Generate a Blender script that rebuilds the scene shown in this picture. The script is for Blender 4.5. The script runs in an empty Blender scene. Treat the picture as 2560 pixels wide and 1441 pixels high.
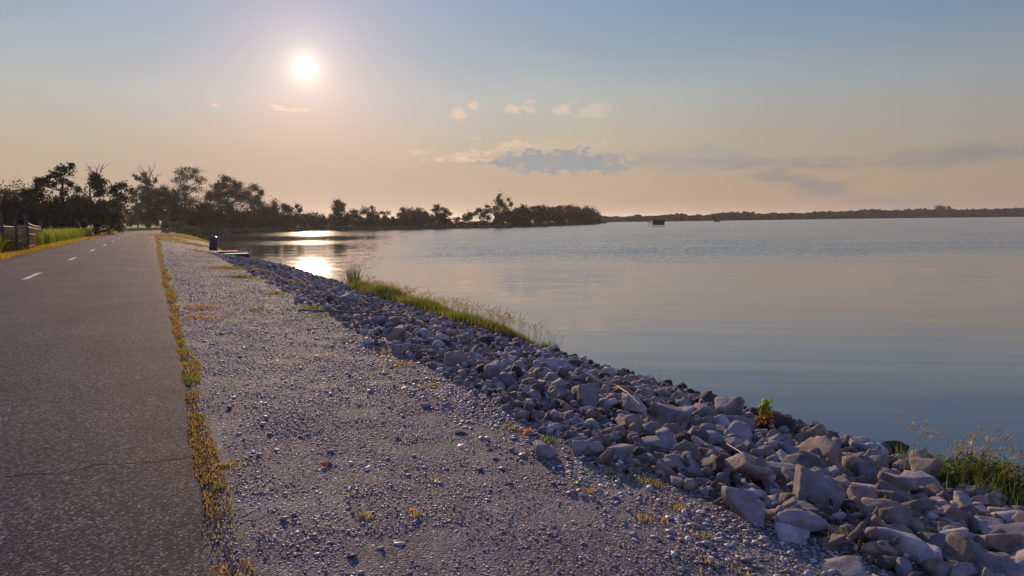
import bpy, math, random
import numpy as np
from mathutils import Vector, Matrix
random.seed(7); RNG = np.random.default_rng(11)
SC = bpy.context.scene; COL = SC.collection
RAD = math.radians

# ------------------------------------------------------------------ camera
F_PX = 1800.0; CAM = np.array([0.0, 0.0, 1.6])
YAW, PITCH, ROLL = RAD(26.30), RAD(5.363), RAD(0.544)
Fv = np.array([math.sin(YAW)*math.cos(PITCH), math.cos(YAW)*math.cos(PITCH), -math.sin(PITCH)])
R0 = np.array([math.cos(YAW), -math.sin(YAW), 0.0]); U0 = np.cross(R0, Fv)
Rv = R0*math.cos(ROLL) - U0*math.sin(ROLL); Uv = U0*math.cos(ROLL) + R0*math.sin(ROLL)
cd = bpy.data.cameras.new('camera'); cam = bpy.data.objects.new('camera', cd); COL.objects.link(cam)
cd.sensor_width = 36.0; cd.lens = F_PX/2560*36; cd.clip_start = 0.1; cd.clip_end = 12000
cam.matrix_world = Matrix(((Rv[0], Uv[0], -Fv[0], CAM[0]), (Rv[1], Uv[1], -Fv[1], CAM[1]), (Rv[2], Uv[2], -Fv[2], CAM[2]), (0, 0, 0, 1)))
SC.camera = cam
def ray(u, v): return Fv + Rv*((u-1280)/F_PX) - Uv*((v-720.5)/F_PX)
def at_z(u, v, z):                       # photo position -> world point on a level plane
    d = ray(u, v); return CAM + d*((z-CAM[2])/d[2])
def at_d(u, v, Z): return CAM + ray(u, v)*Z
def proj(P):                             # world -> photo position and depth (used to rank sizes and to log)
    q = np.asarray(P) - CAM; Z = q@Fv
    return 1280+F_PX*(q@Rv)/Z, 720.5-F_PX*(q@Uv)/Z, Z
WATER = -1.3

# ------------------------------------------------------------------ sun and sky
sd = ray(763, 170); sd = sd/np.linalg.norm(sd)
SUN_EL = math.asin(sd[2]); SUN_AZ = math.atan2(sd[0], sd[1])
sl = bpy.data.lights.new('sun', 'SUN'); sl.energy = 5.0; sl.angle = RAD(0.53); sl.color = (1.0, 0.70, 0.46)
so = bpy.data.objects.new('sun', sl); COL.objects.link(so)
so.rotation_euler = Vector(tuple(-sd)).to_track_quat('-Z', 'Y').to_euler()
SC.view_settings.view_transform = 'Standard'; SC.view_settings.look = 'None'
SC.view_settings.exposure = 0.0; SC.view_settings.gamma = 1.0
SC.cycles.max_bounces = 6; SC.cycles.transparent_max_bounces = 6
SC.cycles.sample_clamp_indirect = 4.0

def s2l(c):
    c = np.array(c, float)/255.0
    return tuple(np.where(c <= 0.04045, c/12.92, ((c+0.055)/1.055)**2.4)) + (1.0,)

class NT:
    def __init__(s, nt): s.nt = nt; nt.nodes.clear()
    def n(s, t, ins=None, **kw):
        nd = s.nt.nodes.new(t)
        for k, v in kw.items(): setattr(nd, k, v)
        for k, v in (ins or {}).items(): s.set(nd.inputs[k], v)
        return nd
    def set(s, sock, v):
        if isinstance(v, bpy.types.NodeSocket): s.nt.links.new(v, sock)
        elif isinstance(v, bpy.types.Node): s.nt.links.new(v.outputs[0], sock)
        else: sock.default_value = v
    def m(s, op, a, b=None, c=None, clamp=False):
        nd = s.nt.nodes.new('ShaderNodeMath'); nd.operation = op; nd.use_clamp = clamp
        for i, v in enumerate((a, b, c)):
            if v is not None: s.set(nd.inputs[i], v)
        return nd.outputs[0]
    def vm(s, op, a, b=None):
        nd = s.nt.nodes.new('ShaderNodeVectorMath'); nd.operation = op
        s.set(nd.inputs[0], a)
        if b is not None: s.set(nd.inputs[1], b)
        return nd.outputs['Value'] if op in ('DOT_PRODUCT', 'LENGTH') else nd.outputs[0]
    def mix(s, f, a, b, blend='MIX'):
        nd = s.nt.nodes.new('ShaderNodeMix'); nd.data_type = 'RGBA'; nd.blend_type = blend
        s.set(nd.inputs[0], f); s.set(nd.inputs[6], a); s.set(nd.inputs[7], b); return nd.outputs[2]
    def ss(s, x, a, b, lo=0.0, hi=1.0):
        nd = s.nt.nodes.new('ShaderNodeMapRange'); nd.interpolation_type = 'SMOOTHSTEP'
        s.set(nd.inputs[0], x); nd.inputs[1].default_value = a; nd.inputs[2].default_value = b
        nd.inputs[3].default_value = lo; nd.inputs[4].default_value = hi; return nd.outputs[0]
    def ramp(s, f, stops, interp='LINEAR'):
        nd = s.nt.nodes.new('ShaderNodeValToRGB'); cr = nd.color_ramp; cr.interpolation = interp
        while len(cr.elements) < len(stops): cr.elements.new(0.5)
        for e, (p, c) in zip(cr.elements, stops): e.position = p; e.color = c
        s.set(nd.inputs[0], f); return nd.outputs[0]
    def noise(s, vec, scale, detail=4, rough=0.55, out=0, dist=0.0):
        nd = s.n('ShaderNodeTexNoise', {'Vector': vec, 'Scale': scale, 'Detail': detail, 'Roughness': rough, 'Distortion': dist})
        return nd.outputs[out]

w = bpy.data.worlds.new('World'); SC.world = w; w.use_nodes = True
W = NT(w.node_tree)
gen = W.n('ShaderNodeTexCoord').outputs['Generated']
dirn = W.vm('NORMALIZE', gen)
sep = W.n('ShaderNodeSeparateXYZ', {0: dirn})
el = W.m('MULTIPLY', W.m('ARCSINE', sep.outputs[2]), 57.2958)
az = W.m('MULTIPLY', W.m('ARCTAN2', sep.outputs[0], sep.outputs[1]), 57.2958)
cosang = W.vm('DOT_PRODUCT', dirn, tuple(sd))
ang = W.m('MULTIPLY', W.m('ARCCOSINE', W.m('MINIMUM', cosang, 1.0)), 57.2958)
g = lambda e: (e+5)/95.0
base = W.ramp(W.m('DIVIDE', W.m('ADD', el, 5.0), 95.0), [
    (0.0, s2l((190, 160, 138))), (g(0), s2l((200, 170, 146))), (g(3.2), s2l((198, 175, 151))), (g(6.4), s2l((190, 180, 164))),
    (g(9.5), s2l((175, 181, 181))), (g(13), s2l((147, 169, 186))), (g(18), s2l((124, 155, 190))), (g(30), s2l((100, 136, 190))),
    (g(90), s2l((70, 108, 182)))])
vlow = W.noise(W.vm('MULTIPLY', dirn, (1, 1, 3.0)), 2.2, 3, 0.5)
far = W.ss(ang, 18, 58)
side = W.mix(far, (1.02, 1.0, 0.99, 1), (0.70, 0.71, 0.77, 1))
base = W.mix(1.0, base, side, 'MULTIPLY')
base = W.mix(W.ss(ang, 62, 130, 0, 0.85), base, (0.34, 0.38, 0.84, 1))        # unseen sky opposite the low sun, brightened and blued as added fill light
base = W.mix(1.0, base, W.ramp(vlow, [(0.3, (0.95, 0.955, 0.96, 1)), (0.7, (1.05, 1.045, 1.04, 1))]), 'MULTIPLY')
sky = W.n('ShaderNodeTexSky', sky_type='NISHITA', sun_disc=False, sun_elevation=SUN_EL, sun_rotation=SUN_AZ, altitude=100, air_density=1.2, dust_density=2.0, ozone_density=1.5)
nish = W.mix(1.0, sky.outputs[0], (0.05, 0.05, 0.05, 1), 'MULTIPLY')
nish = W.vm('MINIMUM', nish, (0.8, 0.7, 0.6))
base = W.mix(0.08, base, nish)
base = W.mix(W.m('MULTIPLY', W.ss(el, 10, 0), W.ss(ang, 62, 16)), base, W.mix(1.0, base, (0.74, 0.76, 0.78, 1), 'MULTIPLY'))
# clouds: az, el, half-width, half-height (deg), tilt, darkness, noise scale
def azel(u, v):
    d = ray(u, v); d = d/np.linalg.norm(d); return math.degrees(math.atan2(d[0], d[1])), math.degrees(math.asin(d[2]))
warp = W.noise(W.vm('MULTIPLY', dirn, (60, 60, 110)), 1.0, 6, 0.62)
warp2 = W.noise(W.vm('MULTIPLY', dirn, (14, 14, 60)), 1.0, 5, 0.6)
def cloud(u, v, ru, rv, tilt, thr, soft, w1=1.0):
    a0, e0 = azel(u, v); c, s_ = math.cos(tilt), math.sin(tilt)
    da = W.m('SUBTRACT', az, a0); de = W.m('SUBTRACT', el, e0)
    k = 1.0/31.4
    x = W.m('DIVIDE', W.m('ADD', W.m('MULTIPLY', da, c), W.m('MULTIPLY', de, s_)), ru*k)
    y = W.m('DIVIDE', W.m('SUBTRACT', W.m('MULTIPLY', de, c), W.m('MULTIPLY', da, s_)), rv*k)
    r = W.m('SQRT', W.m('ADD', W.m('MULTIPLY', x, x), W.m('MULTIPLY', y, y)))
    q = W.m('ADD', W.m('SUBTRACT', 1.0, r), W.m('MULTIPLY', W.m('SUBTRACT', warp if w1 else warp2, 0.5), 3.0))
    return W.ss(q, thr, thr+soft)
def over(col, m, c, a): return W.mix(W.m('MULTIPLY', m, a), col, c)
bright = s2l((240, 206, 172)); grey = s2l((162, 160, 160)); greyd = s2l((150, 138, 132))
for (u, v, ru, rv, t, a) in [(1150, 285, 30, 14, 0, .55), (1183, 266, 18, 10, 0, .5), (1275, 272, 34, 13, 0, .5), (1325, 276, 30, 10, 0, .35), (1408, 273, 28, 16, 0, .45), (1480, 278, 50, 20, 0, .3),
                          (1325, 253, 22, 7, 0, .3), (1045, 382, 34, 9, 0, .35), (1180, 388, 120, 12, 0.12, .4), (1275, 362, 60, 11, 0, .45), (1180, 400, 110, 7, 0, .4), (690, 268, 22, 8, 0, .7), (740, 275, 40, 6, 0, .4), (535, 262, 14, 5, 0, .6), (1185, 345, 18, 5, 0, .25)]:
    base = over(base, cloud(u, v, ru*1.1, rv*1.15, t, 0.0, 0.8), bright, a)
base = over(base, cloud(1380, 384, 190, 40, 0.02, 0.05, 0.8), bright, 0.22)
for (u, v, ru, rv, t, a) in [(1385, 404, 175, 32, 0, .95), (1500, 413, 100, 20, -0.06, .9), (1300, 404, 80, 18, 0.02, .4)]:
    base = over(base, cloud(u, v, ru, rv, t, -0.1, 0.55), s2l((152, 153, 157)), a)
base = over(base, cloud(1740, 404, 190, 36, 0, -0.2, 0.9), s2l((168, 160, 152)), 0.8)
for (u, v, ru, rv, t, a) in [(2420, 388, 330, 26, 0.05, .75), (2000, 452, 180, 20, -0.22, .6), (2180, 500, 300, 30, -0.2, .45), (1880, 408, 230, 20, -0.03, .45)]:
    base = over(base, cloud(u, v, ru, rv, t, -0.2, 1.3, 0), s2l((136, 134, 136)), a)
# aureole of the low hazy sun
def glow(w_, p=1.0): return W.m('POWER', W.m('DIVIDE', 1.0, W.m('ADD', 1.0, W.m('POWER', W.m('DIVIDE', ang, w_), 2.0))), p)
def addc(col, f, c): return W.mix(1.0, col, W.mix(1.0, W.n('ShaderNodeCombineColor', {0: f, 1: f, 2: f}).outputs[0], c, 'MULTIPLY'), 'ADD')
base = addc(base, glow(15.0, 3.0), (0.07, 0.025, 0.035, 1))
base = addc(base, glow(8.5, 2.0), (0.24, 0.12, 0.07, 1))
base = addc(base, glow(3.0, 2.0), (0.24, 0.18, 0.12, 1))
base = addc(base, W.ss(ang, 0.72, 0.52), (6.0, 5.0, 3.6, 1))
base = addc(base, glow(1.1, 2.0), (0.70, 0.62, 0.46, 1))
base = W.mix(W.ss(el, -0.5, -4), base, (0.10, 0.09, 0.08, 1))
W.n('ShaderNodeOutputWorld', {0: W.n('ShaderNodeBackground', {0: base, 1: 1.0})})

# ------------------------------------------------------------------ mesh and material helpers
def tag(o, label=None, cat=None, group=None, kind=None):
    if label: o['label'] = label
    if cat: o['category'] = cat
    if group: o['group'] = group
    if kind: o['kind'] = kind
    return o
def mk(name, V, Fc, mat, parent=None, col=None, smooth=False):
    V = np.ascontiguousarray(V, dtype=np.float32); me = bpy.data.meshes.new(name)
    if isinstance(Fc, list): me.from_pydata(V.tolist(), [], Fc)
    else:
        Fc = np.ascontiguousarray(Fc, dtype=np.int32); k = Fc.shape[1]
        me.vertices.add(len(V)); me.vertices.foreach_set('co', V.ravel())
        me.loops.add(Fc.size); me.loops.foreach_set('vertex_index', Fc.ravel())
        me.polygons.add(len(Fc)); me.polygons.foreach_set('loop_start', np.arange(0, Fc.size, k, dtype=np.int32))
    if col is not None:
        a = me.color_attributes.new('col', 'FLOAT_COLOR', 'POINT')
        c4 = np.ones((len(V), 4), np.float32); c4[:, :3] = col; a.data.foreach_set('color', c4.ravel())
    me.update(calc_edges=True); me.validate()
    if smooth: me.polygons.foreach_set('use_smooth', np.ones(len(me.polygons), bool))
    me.materials.append(mat)
    o = bpy.data.objects.new(name, me); COL.objects.link(o)
    if parent is not None:
        o.parent = parent; o.matrix_parent_inverse = Matrix.Translation(-Vector(parent.location)) if parent.rotation_euler.z == 0 else parent.matrix_basis.inverted()
    return o
def empty(name, loc):
    o = bpy.data.objects.new(name, None); o.location = tuple(float(a) for a in loc); o.empty_display_size = 0.2; COL.objects.link(o); return o
class MB:
    def __init__(s): s.V = []; s.F = []; s.C = []
    def add(s, V, Fc, c=None):
        b = sum(len(v) for v in s.V); s.V.append(np.asarray(V, float)); s.F += [tuple(int(i)+b for i in f) for f in Fc]
        s.C.append(np.tile(c if c is not None else (1, 1, 1), (len(V), 1)))
    def box(s, a, b, M=None, c=None):
        x0, y0, z0 = a; x1, y1, z1 = b
        V = np.array([(x0, y0, z0), (x1, y0, z0), (x1, y1, z0), (x0, y1, z0), (x0, y0, z1), (x1, y0, z1), (x1, y1, z1), (x0, y1, z1)], float)
        if M is not None: V = V@M[0].T + M[1]
        s.add(V, [(3, 2, 1, 0), (4, 5, 6, 7), (0, 1, 5, 4), (1, 2, 6, 5), (2, 3, 7, 6), (3, 0, 4, 7)], c)
    def tube(s, pts, rad, n=6, c=None):
        pts = np.asarray(pts, float); V = []; k = len(pts)
        for i in range(k):
            t = pts[min(i+1, k-1)]-pts[max(i-1, 0)]; t = t/(np.linalg.norm(t)+1e-9)
            a = np.cross(t, (0.3, 0.2, 1) if abs(t[2]) < .9 else (1, 0.1, 0)); a /= np.linalg.norm(a); b = np.cross(t, a)
            for j in range(n):
                th = 2*math.pi*j/n; V.append(pts[i]+rad[i]*(a*math.cos(th)+b*math.sin(th)))
        Fc = [(i*n+j, i*n+(j+1) % n, (i+1)*n+(j+1) % n, (i+1)*n+j) for i in range(k-1) for j in range(n)]
        Fc += [tuple(range(n))[::-1], tuple((k-1)*n+j for j in range(n))]; s.add(V, Fc, c)
    def lathe(s, prof, n=20, o=(0, 0, 0), c=None):
        V = [(o[0]+r*math.cos(2*math.pi*j/n), o[1]+r*math.sin(2*math.pi*j/n), o[2]+z) for r, z in prof for j in range(n)]
        Fc = [(i*n+j, i*n+(j+1) % n, (i+1)*n+(j+1) % n, (i+1)*n+j) for i in range(len(prof)-1) for j in range(n)]
        Fc += [tuple(range(n))[::-1], tuple((len(prof)-1)*n+j for j in range(n))]; s.add(V, Fc, c)
    def build(s, name, mat, parent=None, smooth=False, col=False):
        return mk(name, np.vstack(s.V), s.F, mat, parent, np.vstack(s.C) if col else None, smooth)
def rotz(a): return np.array([[math.cos(a), -math.sin(a), 0], [math.sin(a), math.cos(a), 0], [0, 0, 1]])

def mat(name):
    m = bpy.data.materials.new(name); m.use_nodes = True; return m, NT(m.node_tree)
def finish(N, sh, disp=None):
    o = N.n('ShaderNodeOutputMaterial', {0: sh})
def princ(N, **k): return N.n('ShaderNodeBsdfPrincipled', {a.replace('_', ' '): v for a, v in k.items()})
def simple(name, c, rough=0.7, nscale=6, var=0.35, bump=0.3, metal=0.0, dist=0.01):
    m, N = mat(name); co = N.n('ShaderNodeTexCoord').outputs['Object']
    nz = N.noise(co, nscale, 6, 0.65)
    colr = N.mix(nz, tuple(a*(1-var) for a in c)+(1,), tuple(min(1, a*(1+var)) for a in c)+(1,))
    b = N.n('ShaderNodeBump', {'Strength': bump, 'Distance': dist, 'Height': N.noise(co, nscale*4, 5, 0.7)})
    finish(N, princ(N, Base_Color=colr, Roughness=rough, Metallic=metal, Normal=b)); return m

# foliage: colour comes from a per-leaf attribute, light passes through the blades
def foliage(name, trans=0.45, gloss=0.06, rough=0.45):
    m, N = mat(name); c = N.n('ShaderNodeAttribute', attribute_name='col').outputs[0]
    d = N.n('ShaderNodeBsdfDiffuse', {0: c}); t = N.n('ShaderNodeBsdfTranslucent', {0: N.mix(1.0, c, (1.5, 1.35, 0.5, 1), 'MULTIPLY')})
    s = N.n('ShaderNodeMixShader', {0: trans, 1: d, 2: t})
    g_ = N.n('ShaderNodeBsdfGlossy', {0: (1, 1, 1, 1), 1: rough})
    finish(N, N.n('ShaderNodeMixShader', {0: gloss, 1: s, 2: g_})); return m
M_LEAF = foliage('tree_leaves', 0.34, 0.01); M_GRASS = foliage('grass_blades', 0.5, 0.03)
M_BARK = simple('bark', (0.060, 0.048, 0.040), 0.9, 3, 0.4)
M_TWIG = simple('dead_wood', (0.22, 0.15, 0.11), 0.8, 8, 0.4)

# ------------------------------------------------------------------ lake outline and ground
shore_px = [(560, 583.5), (640, 580.2), (780, 577.5), (927, 575), (1143, 571.8), (1323, 567.4), (1467, 561.8), (1517, 558.8)]
S = [tuple(at_z(u, v, WATER)[:2]) for u, v in shore_px]
tip = np.array(S[-1])
lake = [(7.6, -300), (7.6, 0), (7.6, 45), (7.2, 49), (5.0, 52.5), (5.5, 63), (6.2, 80), (7.3, 110), (7.9, 150), (9.5, 185), (13, 208)] + S
lake += [tuple(tip+(12, 22)), tuple(tip+(-15, 50)), tuple(tip+(-90, 20)), tuple(tip+(-150, 60))]
far_px = [(1440, 556.4), (1516, 555.8), (1675, 554.0), (1850, 551.2), (2010, 549.0), (2300, 545.2), (2560, 542.4), (2800, 540.2)]
FS = [tuple(at_z(u, v, WATER)[:2]) for u, v in far_px]
lake += FS + [(3400, 600), (3400, -900), (1500, -1500), (7.6, -1500)]
lake = np.array(lake)
def sdist(x, y):
    sh = x.shape; p = np.stack([x.ravel(), y.ravel()], 1); dmin = np.full(len(p), 1e18); ins = np.zeros(len(p), bool)
    for i in range(len(lake)):
        a, b = lake[i], lake[(i+1) % len(lake)]; ab = b-a
        t = np.clip(((p-a)@ab)/(ab@ab), 0, 1); q = p-(a+t[:, None]*ab); dmin = np.minimum(dmin, (q**2).sum(1))
        c = ((a[1] > p[:, 1]) != (b[1] > p[:, 1])); xx = (b[0]-a[0])*(p[:, 1]-a[1])/(b[1]-a[1]+1e-12)+a[0]; ins ^= c & (p[:, 0] < xx)
    return (np.sqrt(dmin)*np.where(ins, -1, 1)).reshape(sh)
def vn(x, y, s, seed=0):                    # smooth value noise
    x = np.asarray(x, float)*s+seed*17.13; y = np.asarray(y, float)*s+seed*7.7; xi = np.floor(x); yi = np.floor(y); fx = x-xi; fy = y-yi
    fx = fx*fx*(3-2*fx); fy = fy*fy*(3-2*fy)
    h = lambda a, b: np.modf(np.abs(np.sin(a*127.1+b*311.7)*43758.5453))[0]
    return (h(xi, yi)*(1-fx)+h(xi+1, yi)*fx)*(1-fy)+(h(xi, yi+1)*(1-fx)+h(xi+1, yi+1)*fx)*fy
ROAD_L, ROAD_R = -6.42, 0.15
def H(x, y):
    x = np.asarray(x, float); y = np.asarray(y, float); d = sdist(x, y)
    t = np.clip(d/4.75, 0, 1)
    z = WATER + 1.16*(t**0.72)
    z = np.where(d > 4.75, WATER+1.16+np.clip((d-4.75)/2.6, 0, 1)*0.11, z)
    z = np.where(d < 0, WATER+np.maximum(d*0.3, -3.0), z)
    near = (y < 260) & (x < 8)
    z = z + np.where(near & (x > 0.3), (vn(x, y, 1.1)-0.5)*0.05+(vn(x, y, 3.2, 3)-0.5)*0.02, 0)
    z = np.where((x <= ROAD_R+0.1) & (x > ROAD_L-0.15) & (y < 300), -0.05, z)
    z = np.where((x < ROAD_L-0.15) & (y < 300), -0.02-0.10*np.clip((ROAD_L-0.15-x)/2, 0, 1), z)
    z = np.where((y > 230) & (d > 6), -0.1+0*z, z)
    return z
def axis(a, b, step, lo, hi, gr=1.13, mx=60):
    A = list(np.arange(a, b+1e-6, step)); s = step
    while A[-1] < hi: s = min(s*gr, mx if A[-1] < 1500 else 300); A.append(A[-1]+s)
    s = step
    while A[0] > lo: s = min(s*gr, mx); A.insert(0, A[0]-s)
    return np.array(A)
xs = np.sort(np.concatenate([axis(-8, 9, 0.2, -3500, 5000, 1.08, 40), [ROAD_R+.09, ROAD_R+.11, ROAD_L-.14, ROAD_L-.16]]))
ys = axis(-6, 50, 0.4, -2000, 6000, 1.04, 40)
X, Y = np.meshgrid(xs, ys); Zg = H(X, Y)
idx = np.arange(X.size).reshape(X.shape)
Fg = np.stack([idx[:-1, :-1], idx[:-1, 1:], idx[1:, 1:], idx[1:, :-1]], -1).reshape(-1, 4)
gm, N = mat('ground_gravel')
pos = N.n('ShaderNodeNewGeometry').outputs['Position']; sp = N.n('ShaderNodeSeparateXYZ', {0: pos})
v1 = N.n('ShaderNodeTexVoronoi', {'Vector': pos, 'Scale': 75.0}); v2 = N.n('ShaderNodeTexVoronoi', {'Vector': pos, 'Scale': 130.0})
n1 = N.noise(pos, 1.3, 5, 0.6); n2 = N.noise(pos, 9, 6, 0.7)
cell = N.n('ShaderNodeSeparateColor', {0: v1.outputs['Color']}).outputs[0]
grav = N.ramp(cell, [(0, (0.048, 0.043, 0.050, 1)), (0.5, (0.12, 0.107, 0.113, 1)), (0.8, (0.20, 0.18, 0.185, 1)), (1, (0.46, 0.41, 0.38, 1))])
grav = N.mix(N.ss(n1, 0.45, 0.68, 0, 0.65), grav, (0.31, 0.265, 0.24, 1))
grav = N.mix(1.0, grav, N.ramp(n2, [(0.25, (0.72, 0.72, 0.74, 1)), (0.75, (1.12, 1.1, 1.08, 1))]), 'MULTIPLY')
soil = N.ramp(N.noise(pos, 0.8, 8, 0.65), [(0.3, (0.045, 0.050, 0.020, 1)), (0.7, (0.12, 0.105, 0.045, 1))])
isl = N.m('MAXIMUM', N.ss(sp.outputs[0], -6.3, -6.6), N.m('MAXIMUM', N.ss(sp.outputs[1], 190, 225), N.m('MULTIPLY', N.m('MULTIPLY', N.ss(sp.outputs[1], 75, 120), N.ss(sp.outputs[0], 2.5, 4.0)), 0.8)))
under = N.m('MAXIMUM', isl, N.ss(sp.outputs[0], 7.5, 9.0))
gcol = N.mix(under, grav, soil); gcol = N.mix(N.m('MULTIPLY', N.m('MULTIPLY', N.ss(sp.outputs[0], 2.9, 3.6), N.ss(sp.outputs[0], 9.0, 8.0)), N.ss(sp.outputs[1], 70, 60)), gcol, (.055, .048, .045, 1))  # dark earth under the rocks, darkened to put gap shade into the colour
hgt = N.m('ADD', N.m('MULTIPLY', v1.outputs['Distance'], -1.0), N.m('MULTIPLY', v2.outputs['Distance'], -0.35))
bmp = N.n('ShaderNodeBump', {'Strength': 0.9, 'Distance': 0.016, 'Height': hgt})
finish(N, princ(N, Base_Color=gcol, Roughness=0.9, Specular_IOR_Level=.2, Normal=bmp))
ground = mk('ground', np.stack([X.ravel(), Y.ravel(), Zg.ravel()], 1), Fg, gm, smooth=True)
tag(ground, kind='structure')

# ------------------------------------------------------------------ water
wm, N = mat('lake_water')
pos = N.n('ShaderNodeNewGeometry').outputs['Position']
fh = (math.sin(YAW), math.cos(YAW), 0.0); rh = (math.cos(YAW), -math.sin(YAW), 0.0)
s_ = N.vm('DOT_PRODUCT', pos, fh); t_ = N.vm('DOT_PRODUCT', pos, rh)
edge = N.m('MULTIPLY', N.m('SUBTRACT', N.noise(N.n('ShaderNodeCombineXYZ', {0: N.m('MULTIPLY', t_, 0.02), 1: N.m('MULTIPLY', s_, 0.06), 2: 0.0}).outputs[0], 1.0, 4, 0.6), 0.5), 30.0)
sw = N.m('ADD', s_, edge)
rt = N.m('DIVIDE', t_, s_)
right = N.ss(rt, -0.26, -0.08)
openw = N.ss(sw, 36, 66)
def band(a, b, so_): return N.m('MULTIPLY', N.ss(sw, a-so_, a+so_), N.ss(sw, b+so_, b-so_))
bands = N.m('ADD', N.m('ADD', band(34, 62, 7), band(92, 118, 6)), band(150, 400, 16), clamp=True)
bands = N.m('MULTIPLY', bands, N.ss(rt, -0.47, -0.33))
rip = N.m('ADD', N.m('MULTIPLY', openw, right), N.m('MULTIPLY', bands, N.m('SUBTRACT', 1.0, right)), clamp=True)
streak = N.noise(N.n('ShaderNodeCombineXYZ', {0: N.m('MULTIPLY', t_, 0.03), 1: N.m('MULTIPLY', s_, 0.35), 2: 0.0}).outputs[0], 1.0, 4, 0.6)
rip = N.m('MULTIPLY', rip, N.ss(streak, 0.25, 0.6, 0.55, 1.1))
amp = N.m('ADD', N.m('MULTIPLY', rip, 0.34), 0.012)
wc = N.n('ShaderNodeCombineXYZ', {0: N.m('MULTIPLY', t_, 1.6), 1: N.m('MULTIPLY', s_, 3.0), 2: 0.0}).outputs[0]
na = N.n('ShaderNodeTexNoise', {'Vector': wc, 'Scale': 1.0, 'Detail': 4.0, 'Roughness': 0.6}).outputs['Color']
wb = N.n('ShaderNodeCombineXYZ', {0: N.m('MULTIPLY', t_, 0.20), 1: N.m('ADD', N.m('MULTIPLY', s_, 1.25), N.m('MULTIPLY', t_, 0.16)), 2: 0.0}).outputs[0]
nb = N.n('ShaderNodeTexNoise', {'Vector': wb, 'Scale': 1.0, 'Detail': 3.0, 'Roughness': 0.5, 'Distortion': 0.6}).outputs['Color']
def off(c, a):
    v = N.vm('SUBTRACT', c, (0.5, 0.5, 0.5)); nd = N.n('ShaderNodeVectorMath', {0: v}, operation='SCALE'); N.set(nd.inputs['Scale'], a); return nd.outputs[0]
v = N.vm('ADD', off(na, amp), off(nb, N.m('ADD', N.m('MULTIPLY', N.ss(streak, 0.3, 0.65), 0.045), 0.028)))
gp = N.noise(N.n('ShaderNodeCombineXYZ', {0: N.m('MULTIPLY', t_, 4.2), 1: N.m('MULTIPLY', s_, 0.9), 2: 0.0}).outputs[0], 1.0, 3, 0.6)
bs = N.m('MULTIPLY', N.m('MULTIPLY', rip, right), N.m('ADD', 0.045, N.m('MULTIPLY', N.ss(gp, 0.35, 0.7), 0.07)))
bv = N.n('ShaderNodeVectorMath', {0: (-fh[0], -fh[1], 0.0)}, operation='SCALE'); N.set(bv.inputs['Scale'], bs)      # normals tilted to the viewer to shape a bluer, darker reflection
v = N.vm('ADD', N.vm('ADD', N.vm('MULTIPLY', v, (1, 1, 0)), bv.outputs[0]), (0, 0, 1)); nrm = N.vm('NORMALIZE', v)
sky_sheen = N.ramp(N.m('DIVIDE', s_, 80.0), [(0.10, (0.048, 0.080, 0.096, 1)), (0.19, (0.125, 0.142, 0.132, 1)), (0.42, (0.19, 0.168, 0.138, 1)), (0.8, (0.12, 0.11, 0.10, 1))])  # sky reflection painted into the base colour: blue near, peach farther out
sky_sheen = N.mix(rip, sky_sheen, (0.070, 0.072, 0.070, 1))  # duller reflection of the ripples painted as a darker base
finish(N, princ(N, Base_Color=sky_sheen, Roughness=N.m('ADD', 0.03, N.m('MULTIPLY', rip, 0.05)), IOR=1.75, Normal=nrm))
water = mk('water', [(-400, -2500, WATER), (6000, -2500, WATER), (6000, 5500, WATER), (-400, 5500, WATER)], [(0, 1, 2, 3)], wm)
tag(water, kind='structure')

# ------------------------------------------------------------------ road
cen = [(-3.13, y) for y in np.concatenate([np.arange(-8, 40, 0.25), np.arange(40, 190, 1.0)])]
Rr = 45
cen += [(-3.09-Rr*(1-math.cos(a)), 190+Rr*math.sin(a)) for a in np.linspace(0, math.pi/2, 24)] + [(-3.09-Rr-k*20, 235) for k in range(1, 12)]
cen = np.array(cen); tan = np.gradient(cen, axis=0); tan /= np.linalg.norm(tan, axis=1)[:, None]; nr = np.stack([tan[:, 1], -tan[:, 0]], 1)
hw = 3.26; L = np.linspace(-1, 1, 9); V = []
for i, (c, n) in enumerate(zip(cen, nr)):
    wob = 0.05*(vn(c[1], 0, 1.7)-.5)+0.04*(vn(c[1], 3, 6)-.5)+0.12*(vn(c[1], 9, .12)-.5)*(1 if c[1] > 4 else 0)
    for j, l in enumerate(L):
        p = c+n*(l*hw+(wob if j == 8 else 0)); V.append((p[0], p[1], 0.0-0.035*l*l+0.035))
    V.append((p[0]+.03, p[1], -0.08)); V.insert(len(V)-10, (c[0]-n[0]*(hw+.03), c[1]-n[1]*(hw+.03), -0.12))
nc = 11; Fr = [(i*nc+j, i*nc+j+1, (i+1)*nc+j+1, (i+1)*nc+j) for i in range(len(cen)-1) for j in range(nc-1)]
rm, N = mat('asphalt')
pos = N.n('ShaderNodeNewGeometry').outputs['Position']; sp = N.n('ShaderNodeSeparateXYZ', {0: pos})
va = N.n('ShaderNodeTexVoronoi', {'Vector': pos, 'Scale': 85.0}); vb = N.n('ShaderNodeTexVoronoi', {'Vector': pos, 'Scale': 210.0})
ca = N.n('ShaderNodeSeparateColor', {0: va.outputs['Color']}).outputs[0]
agg = N.ramp(ca, [(0, (0.026, 0.022, 0.028, 1)), (0.5, (0.056, 0.049, 0.060, 1)), (0.85, (0.14, 0.123, 0.136, 1)), (0.985, (0.36, 0.32, 0.31, 1))])
big = N.noise(pos, 0.55, 5, 0.6); agg = N.mix(1.0, agg, N.ramp(big, [(0.3, (0.66, 0.66, 0.69, 1)), (0.72, (1.25, 1.21, 1.18, 1))]), 'MULTIPLY')
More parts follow.
